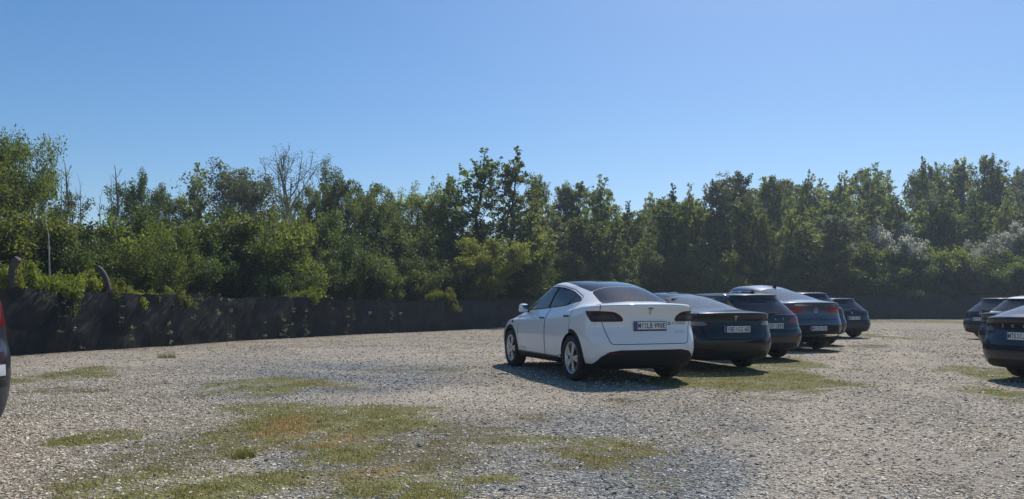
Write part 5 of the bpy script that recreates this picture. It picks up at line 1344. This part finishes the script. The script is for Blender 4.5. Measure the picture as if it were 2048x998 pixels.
# trees one can tell apart, left to right
put(-8, 250, 27, "broad0", 225, "tree", "tall broad leafy tree at the left edge above the bent post", "tree")
put(-95, 285, 25, "round1", 310, "tree", "leafy tree cut off by the left edge of the view", "tree")
put(92, 332, 29, "loose0", 110, "tree", "thin half-bare tree just right of the tall left-edge tree", "tree")
put(150, 385, 31, "loose0", 100, "tree", "small loose tree with dark sticks below the bare dead tops", "tree")
for (px, top, Y, k) in ((118, 325, 33, "dead0"), (140, 322, 33.5, "dead1"), (176, 350, 36, "dead2"), (212, 348, 37, "dead0"), (238, 330, 35, "dead1"), (195, 375, 38, "dead2")):
    put(px, top, Y, k, 36, "dead_tree", "bare dead grey tree standing against the sky behind the left bushes", "tree", "bare dead trees on the left", crown_name="crown")
put(84, 402, 19.3, "pale_dead", 42, "dead_tree", "pale barkless dead trunk standing behind the brambles", "tree")
put(278, 352, 38, "round0", 124, "tree", "dark round tree right of the bare dead tops", "tree")
put(326, 372, 41, "round1", 113, "tree", "lighter small round tree beside the dark round one", "tree")
put(405, 318, 44, "spire0", 124, "tree", "narrow pointed tree left of the grey-leaved willow", "tree")
put(372, 372, 43, "spire2", 94, "tree", "short pointed tree in front of the narrow pointed one", "tree")
put(466, 328, 45, "willow0", 195, "tree", "grey-leaved willow left of the sparse tall tree", "tree")
put(520, 350, 43, "willow1", 162, "tree", "lower grey-green willow in front of the sparse tall tree", "tree")
put(590, 297, 50, "sparse0", 215, "tree", "tall sparse tree with bare upright branches against the sky", "tree")
put(645, 304, 54, "sparse1", 85, "tree", "slighter sparse tree just right of the tall sparse one", "tree")
put(700, 343, 42, "round0", 168, "tree", "dense dark round tree right of the sparse trees", "tree")
put(650, 365, 42.5, "round2", 128, "tree", "dark lobed tree under the slighter sparse tree", "tree")
put(752, 380, 40, "round1", 128, "tree", "mid green tree sloping down from the dense dark round one", "tree")
put(830, 372, 44, "round3", 141, "tree", "bright green rounded tree left of the tall twin tree", "tree")
put(882, 392, 50, "round0", 105, "tree", "dark low tree between the rounded one and the twin tree", "tree")
put(952, 286, 44, "spire1", 185, "tree", "tallest slim tree in the middle, left stem of the twin", "tree")
put(1006, 294, 44.6, "spire3", 165, "tree", "tall slim tree in the middle, right stem of the twin", "tree")
put(910, 345, 43.5, "spire2", 89, "tree", "narrow tree leaning on the left side of the twin tree", "tree")
put(1040, 395, 41.5, "spire0", 124, "tree", "bushy narrow tree on the right flank of the twin tree", "tree")
put(985, 470, 38.3, "round3", 162, "tree", "low yellow-green tree whose boughs hang over the fence corner", "tree")
put(1066, 356, 58, "alder1", 52, "tree", "thin see-through tree standing in the gap before the wood", "tree")
put(362, 440, 24.8, "leaning", 170, "tree", "leaning tree with brown trunk above the fence", "tree")
# the wood behind the cars: alike trees, three rows
WG = "trees of the wood behind the parked cars"; WL = "slim green tree of the dense wood rising behind the parked cars"
row = [(1108, 344, 56), (1150, 356, 58), (1186, 356, 55), (1222, 348, 56), (1250, 395, 57), (1282, 393, 68), (1132, 372, 60), (1206, 372, 61), (1335, 366, 58), (1374, 360, 56), (1412, 354, 57), (1442, 380, 61), (1352, 395, 55), (1394, 400, 54.5),
       (1480, 335, 62), (1516, 352, 66), (1552, 346, 68), (1598, 336, 70), (1640, 342, 71), (1668, 346, 74), (1702, 340, 74), (1742, 332, 75), (1782, 316, 76), (1828, 310, 78), (1866, 318, 79), (1908, 322, 80), (1950, 312, 79), (1986, 306, 80), (2022, 312, 79),
       (2058, 322, 78), (2100, 318, 76), (2150, 316, 78), (1500, 380, 60), (1570, 390, 61), (1625, 385, 63), (1680, 395, 64), (1725, 388, 66), (1762, 380, 67), (1808, 385, 66), (1850, 392, 66), (1892, 385, 67), (1935, 380, 68), (1975, 375, 68), (2012, 380, 68), (2055, 372, 68),
       (1300, 410, 62), (1455, 410, 58), (1535, 420, 59), (1605, 430, 60), (1100, 420, 52), (1160, 430, 51), (1225, 425, 52), (1800, 395, 67), (1860, 395, 67), (2035, 400, 67), (1650, 430, 60)]
keys = ["alder0", "spire0", "alder1", "spire1", "alder2", "alder3", "spire3"]
for i, (px, top, Y) in enumerate(row):
    k = keys[(i * 5 + i // 7) % 7]; w = prs.uniform(72, 122)
    put(px + prs.uniform(-5, 5), top + prs.uniform(-4, 6), Y, k, w, "tree", WL, "tree", WG)
for i in range(34):                                            # the trees deeper in, seen between the trunks
    px = 1060 + i * 33 + prs.uniform(-8, 8); Y = (66 if px < 1450 else 86) + prs.uniform(-3, 5)
    top = (405 if px < 1320 else 385 if px < 1460 else 352 if px < 1750 else 332) + prs.uniform(-6, 16)
    put(px, top, Y, keys[prs.randrange(7)], prs.uniform(90, 140), "tree", WL, "tree", WG)
# shrubs and hedge bushes straight behind the fence
SG = "bushes of the hedge behind the fence"; SL = "dense green bush of the hedge behind the dark netting fence"
sh = [(5, 415, 22, 190), (-70, 440, 20, 170), (60, 470, 21.6, 150), (118, 455, 24, 150), (165, 478, 23, 120), (205, 452, 25.5, 140), (262, 440, 26.5, 150), (318, 432, 28, 150), (410, 420, 28.5, 140), (452, 448, 28, 130), (515, 436, 29, 165), (575, 452, 30.2, 120), (545, 490, 28.6, 110), (480, 505, 27, 100), (380, 500, 26, 110), (300, 505, 25, 110), (235, 505, 24, 110),
      (625, 505, 32, 100), (660, 485, 33.6, 110), (715, 492, 35.4, 120), (680, 535, 33.2, 80), (760, 535, 35.2, 80), (790, 500, 37.5, 115), (850, 508, 39.2, 110), (905, 510, 41, 100), (830, 545, 37.2, 80), (930, 540, 39.8, 80),
      (640, 440, 37, 120), (705, 440, 38.5, 130), (775, 435, 40.5, 120), (860, 445, 43, 115), (590, 420, 36, 110), (920, 450, 43, 100),
      (1058, 480, 42, 84), (1030, 530, 41, 70), (1110, 500, 50, 80), (1160, 515, 51, 90), (1250, 528, 53, 90), (1205, 530, 52, 80), (1310, 500, 54, 100), (1370, 500, 55, 100), (1430, 505, 56.5, 100), (1490, 520, 58, 90), (1550, 505, 59.5, 100), (1605, 510, 60.5, 90)]
skeys = ["shrub0", "shrub2", "shrub4", "shrub1", "shrub4", "shrub3", "shrub2", "shrub0"]
for i, (px, top, Y, w) in enumerate(sh):
    put(px, top, Y, skeys[(i * 3 + i // 5) % 8], w * 1.45, "shrub", SL, "bush", SG, **SH)
for i in range(30):                                            # low growth that closes the foot of the wood
    px = -40 + i * 70; Yf = np.interp(px, [-40, 230, 500, 900, 1100, 1400, 1700, 2100], [19.5, 24, 28, 38, 50, 57, 63, 64]) + prs.uniform(.5, 2)
    put(px, 520 + prs.uniform(-8, 14), float(Yf), ["shrub2", "shrub4", "shrub3"][i % 3], 120, "shrub", SL, "bush", SG, **SH)
RG = "big hedge bushes at the far side of the lot"; RL = "broad dark hedge bush behind the far fence at the end of the driveway"
for i, (px, top, Y, w) in enumerate([(1635, 505, 62, 110), (1680, 492, 63, 120), (1735, 488, 63.5, 120), (1790, 492, 63, 125), (1845, 490, 63.5, 120), (1705, 530, 61.5, 110), (1770, 535, 61.5, 110), (1835, 535, 61.5, 110), (1890, 515, 62, 100), (1930, 522, 61.5, 105), (1985, 512, 61.5, 110), (2040, 500, 61, 120), (2095, 490, 61, 120), (1960, 548, 61, 90), (2020, 545, 61, 90)]):
    put(px, top, Y, ["shrub0", "shrub3", "shrub1", "shrub2", "shrub0"][i % 5], w * 1.3, "shrub", RL, "bush", RG, **SH)
put(1788, 448, 64.3, "hawthorn0", 125, "hawthorn", "white-flowering hawthorn above the middle of the far hedge", "bush", None, **SH)
put(1700, 478, 64.3, "hawthorn1", 86, "hawthorn", "smaller white-flecked hawthorn left of the big flowering one", "bush", None, **SH)
put(2022, 452, 63.2, "hawthorn1", 130, "hawthorn", "white-flowering hawthorn at the right edge above the hedge", "bush", None, **SH)
put(1945, 484, 63.4, "hawthorn0", 90, "hawthorn", "smaller flowering hawthorn between the two big white ones", "bush", None, **SH)
for i, (px, top, Y, w, lb) in enumerate([(105, 535, 19.2, 110, "bright bramble mound spilling over the fence beside the bent post"), (160, 540, 19.9, 105, "bright bramble mound in the middle between the two bent posts"), (205, 556, 20.6, 75, "low bramble clump left of the right-hand bent post"),
                          (268, 572, 21.6, 70, "low bramble sprig right of the right-hand bent post"), (15, 520, 18.6, 90, "bramble mound left of the thick bent post"), (345, 572, 23.2, 60, "small bramble tuft on the fence top under the leaning tree"), (610, 572, 29.6, 60, "small bramble tuft on the fence top below the pale bushes"), (885, 575, 37.2, 60, "bramble tuft on the fence top left of the fence corner")]):
    s_ = min(np.arange(8, 60, .1), key=lambda s: abs(1024 + FPX * float(fence_at(np.array([s]))[0]) / float(fence_at(np.array([s]))[1]) - px))
    Y = float(fence_at(np.array([s_]))[1]) + .62
    put(px, top, Y, "bramble%d" % (i % 2), w * 1.1, "bramble_bush", lb, "bush", None, **SH)

# creepers on the netting: a stem with small leaf sprays, rooted at the foot of the fence
CG = "creepers climbing the netting fence"; CL = "small leafy creeper climbing the dark netting fence"
crs = np.random.RandomState(21)
for px in (105, 140, 232, 262, 298, 335, 388, 432, 447, 520, 560, 578, 596, 612, 655, 684, 700, 728, 771, 805):
    s_ = min(np.arange(8, 60, .1), key=lambda s: abs(1024 + FPX * float(fence_at(np.array([s]))[0]) / float(fence_at(np.array([s]))[1]) - px))
    x, y, h, dx_, dy_ = [float(v) for v in fence_at(np.array([s_]))]
    n_ = np.array([dy_, -dx_, 0]); t_ = np.array([dx_, dy_, 0]); lines = []; C = []
    for st in range(1 + crs.randint(2)):
        z0 = 0 if crs.rand() < .6 else h * .98; z1 = h * (.3 + .65 * crs.rand()) if z0 == 0 else h * (.1 + .5 * crs.rand())
        u = crs.normal() * .15; pts = []
        for k in range(8):
            z = z0 + (z1 - z0) * k / 7; u += crs.normal() * .05
            pts.append(t_ * u + n_ * (.12 + .03 * crs.normal()) + np.array([0, 0, z]))
            if crs.rand() < .32: C.append(pts[-1] + n_ * .04)
        lines.append((np.array(pts), np.full(8, .004)))
    if not C: C = [pts[-1]]
    root = empty("creeper", (x, y, gz1(x, y)), 0); tag(root, CL, "creeper", CG)
    bv, bf = tubes_np(lines, 4); link("stem", np_mesh("creeper_stem", bv, bf, M['bark'], True), root)
    lv, lf, tn = leaves_np(np.array(C), np.full(len(C), .08), 7, .07, crs); link("foliage", np_mesh("creeper_leaves", lv, lf, LEAF['grey'], False, {"tint": tn}), root)
# tufts standing alone in the lot
for (px, py, w, lb) in ((488, 915, .09, "small grass tuft growing alone in the front gravel"), (335, 716, .20, "small round grass tuft on the gravel near the left fence")):
    x, y = px_ground(px, py); n = 260; r_ = w * np.sqrt(crs.rand(n)); a_ = crs.rand(n) * 6.283
    v, f, ti, dr = blades(np.stack([x + r_ * np.cos(a_), y + .8 * r_ * np.sin(a_)], 1), crs, .02, w * .9, .004, np.zeros(n))
    v = v - np.array([x, y, gz1(x, y)])
    tag(link("grass_tuft", np_mesh("grass_tuft", v, f, M['grass'], False, {"tint": ti * .5, "dry": dr}), None, (x, y, gz1(x, y))), lb, "grass tuft")
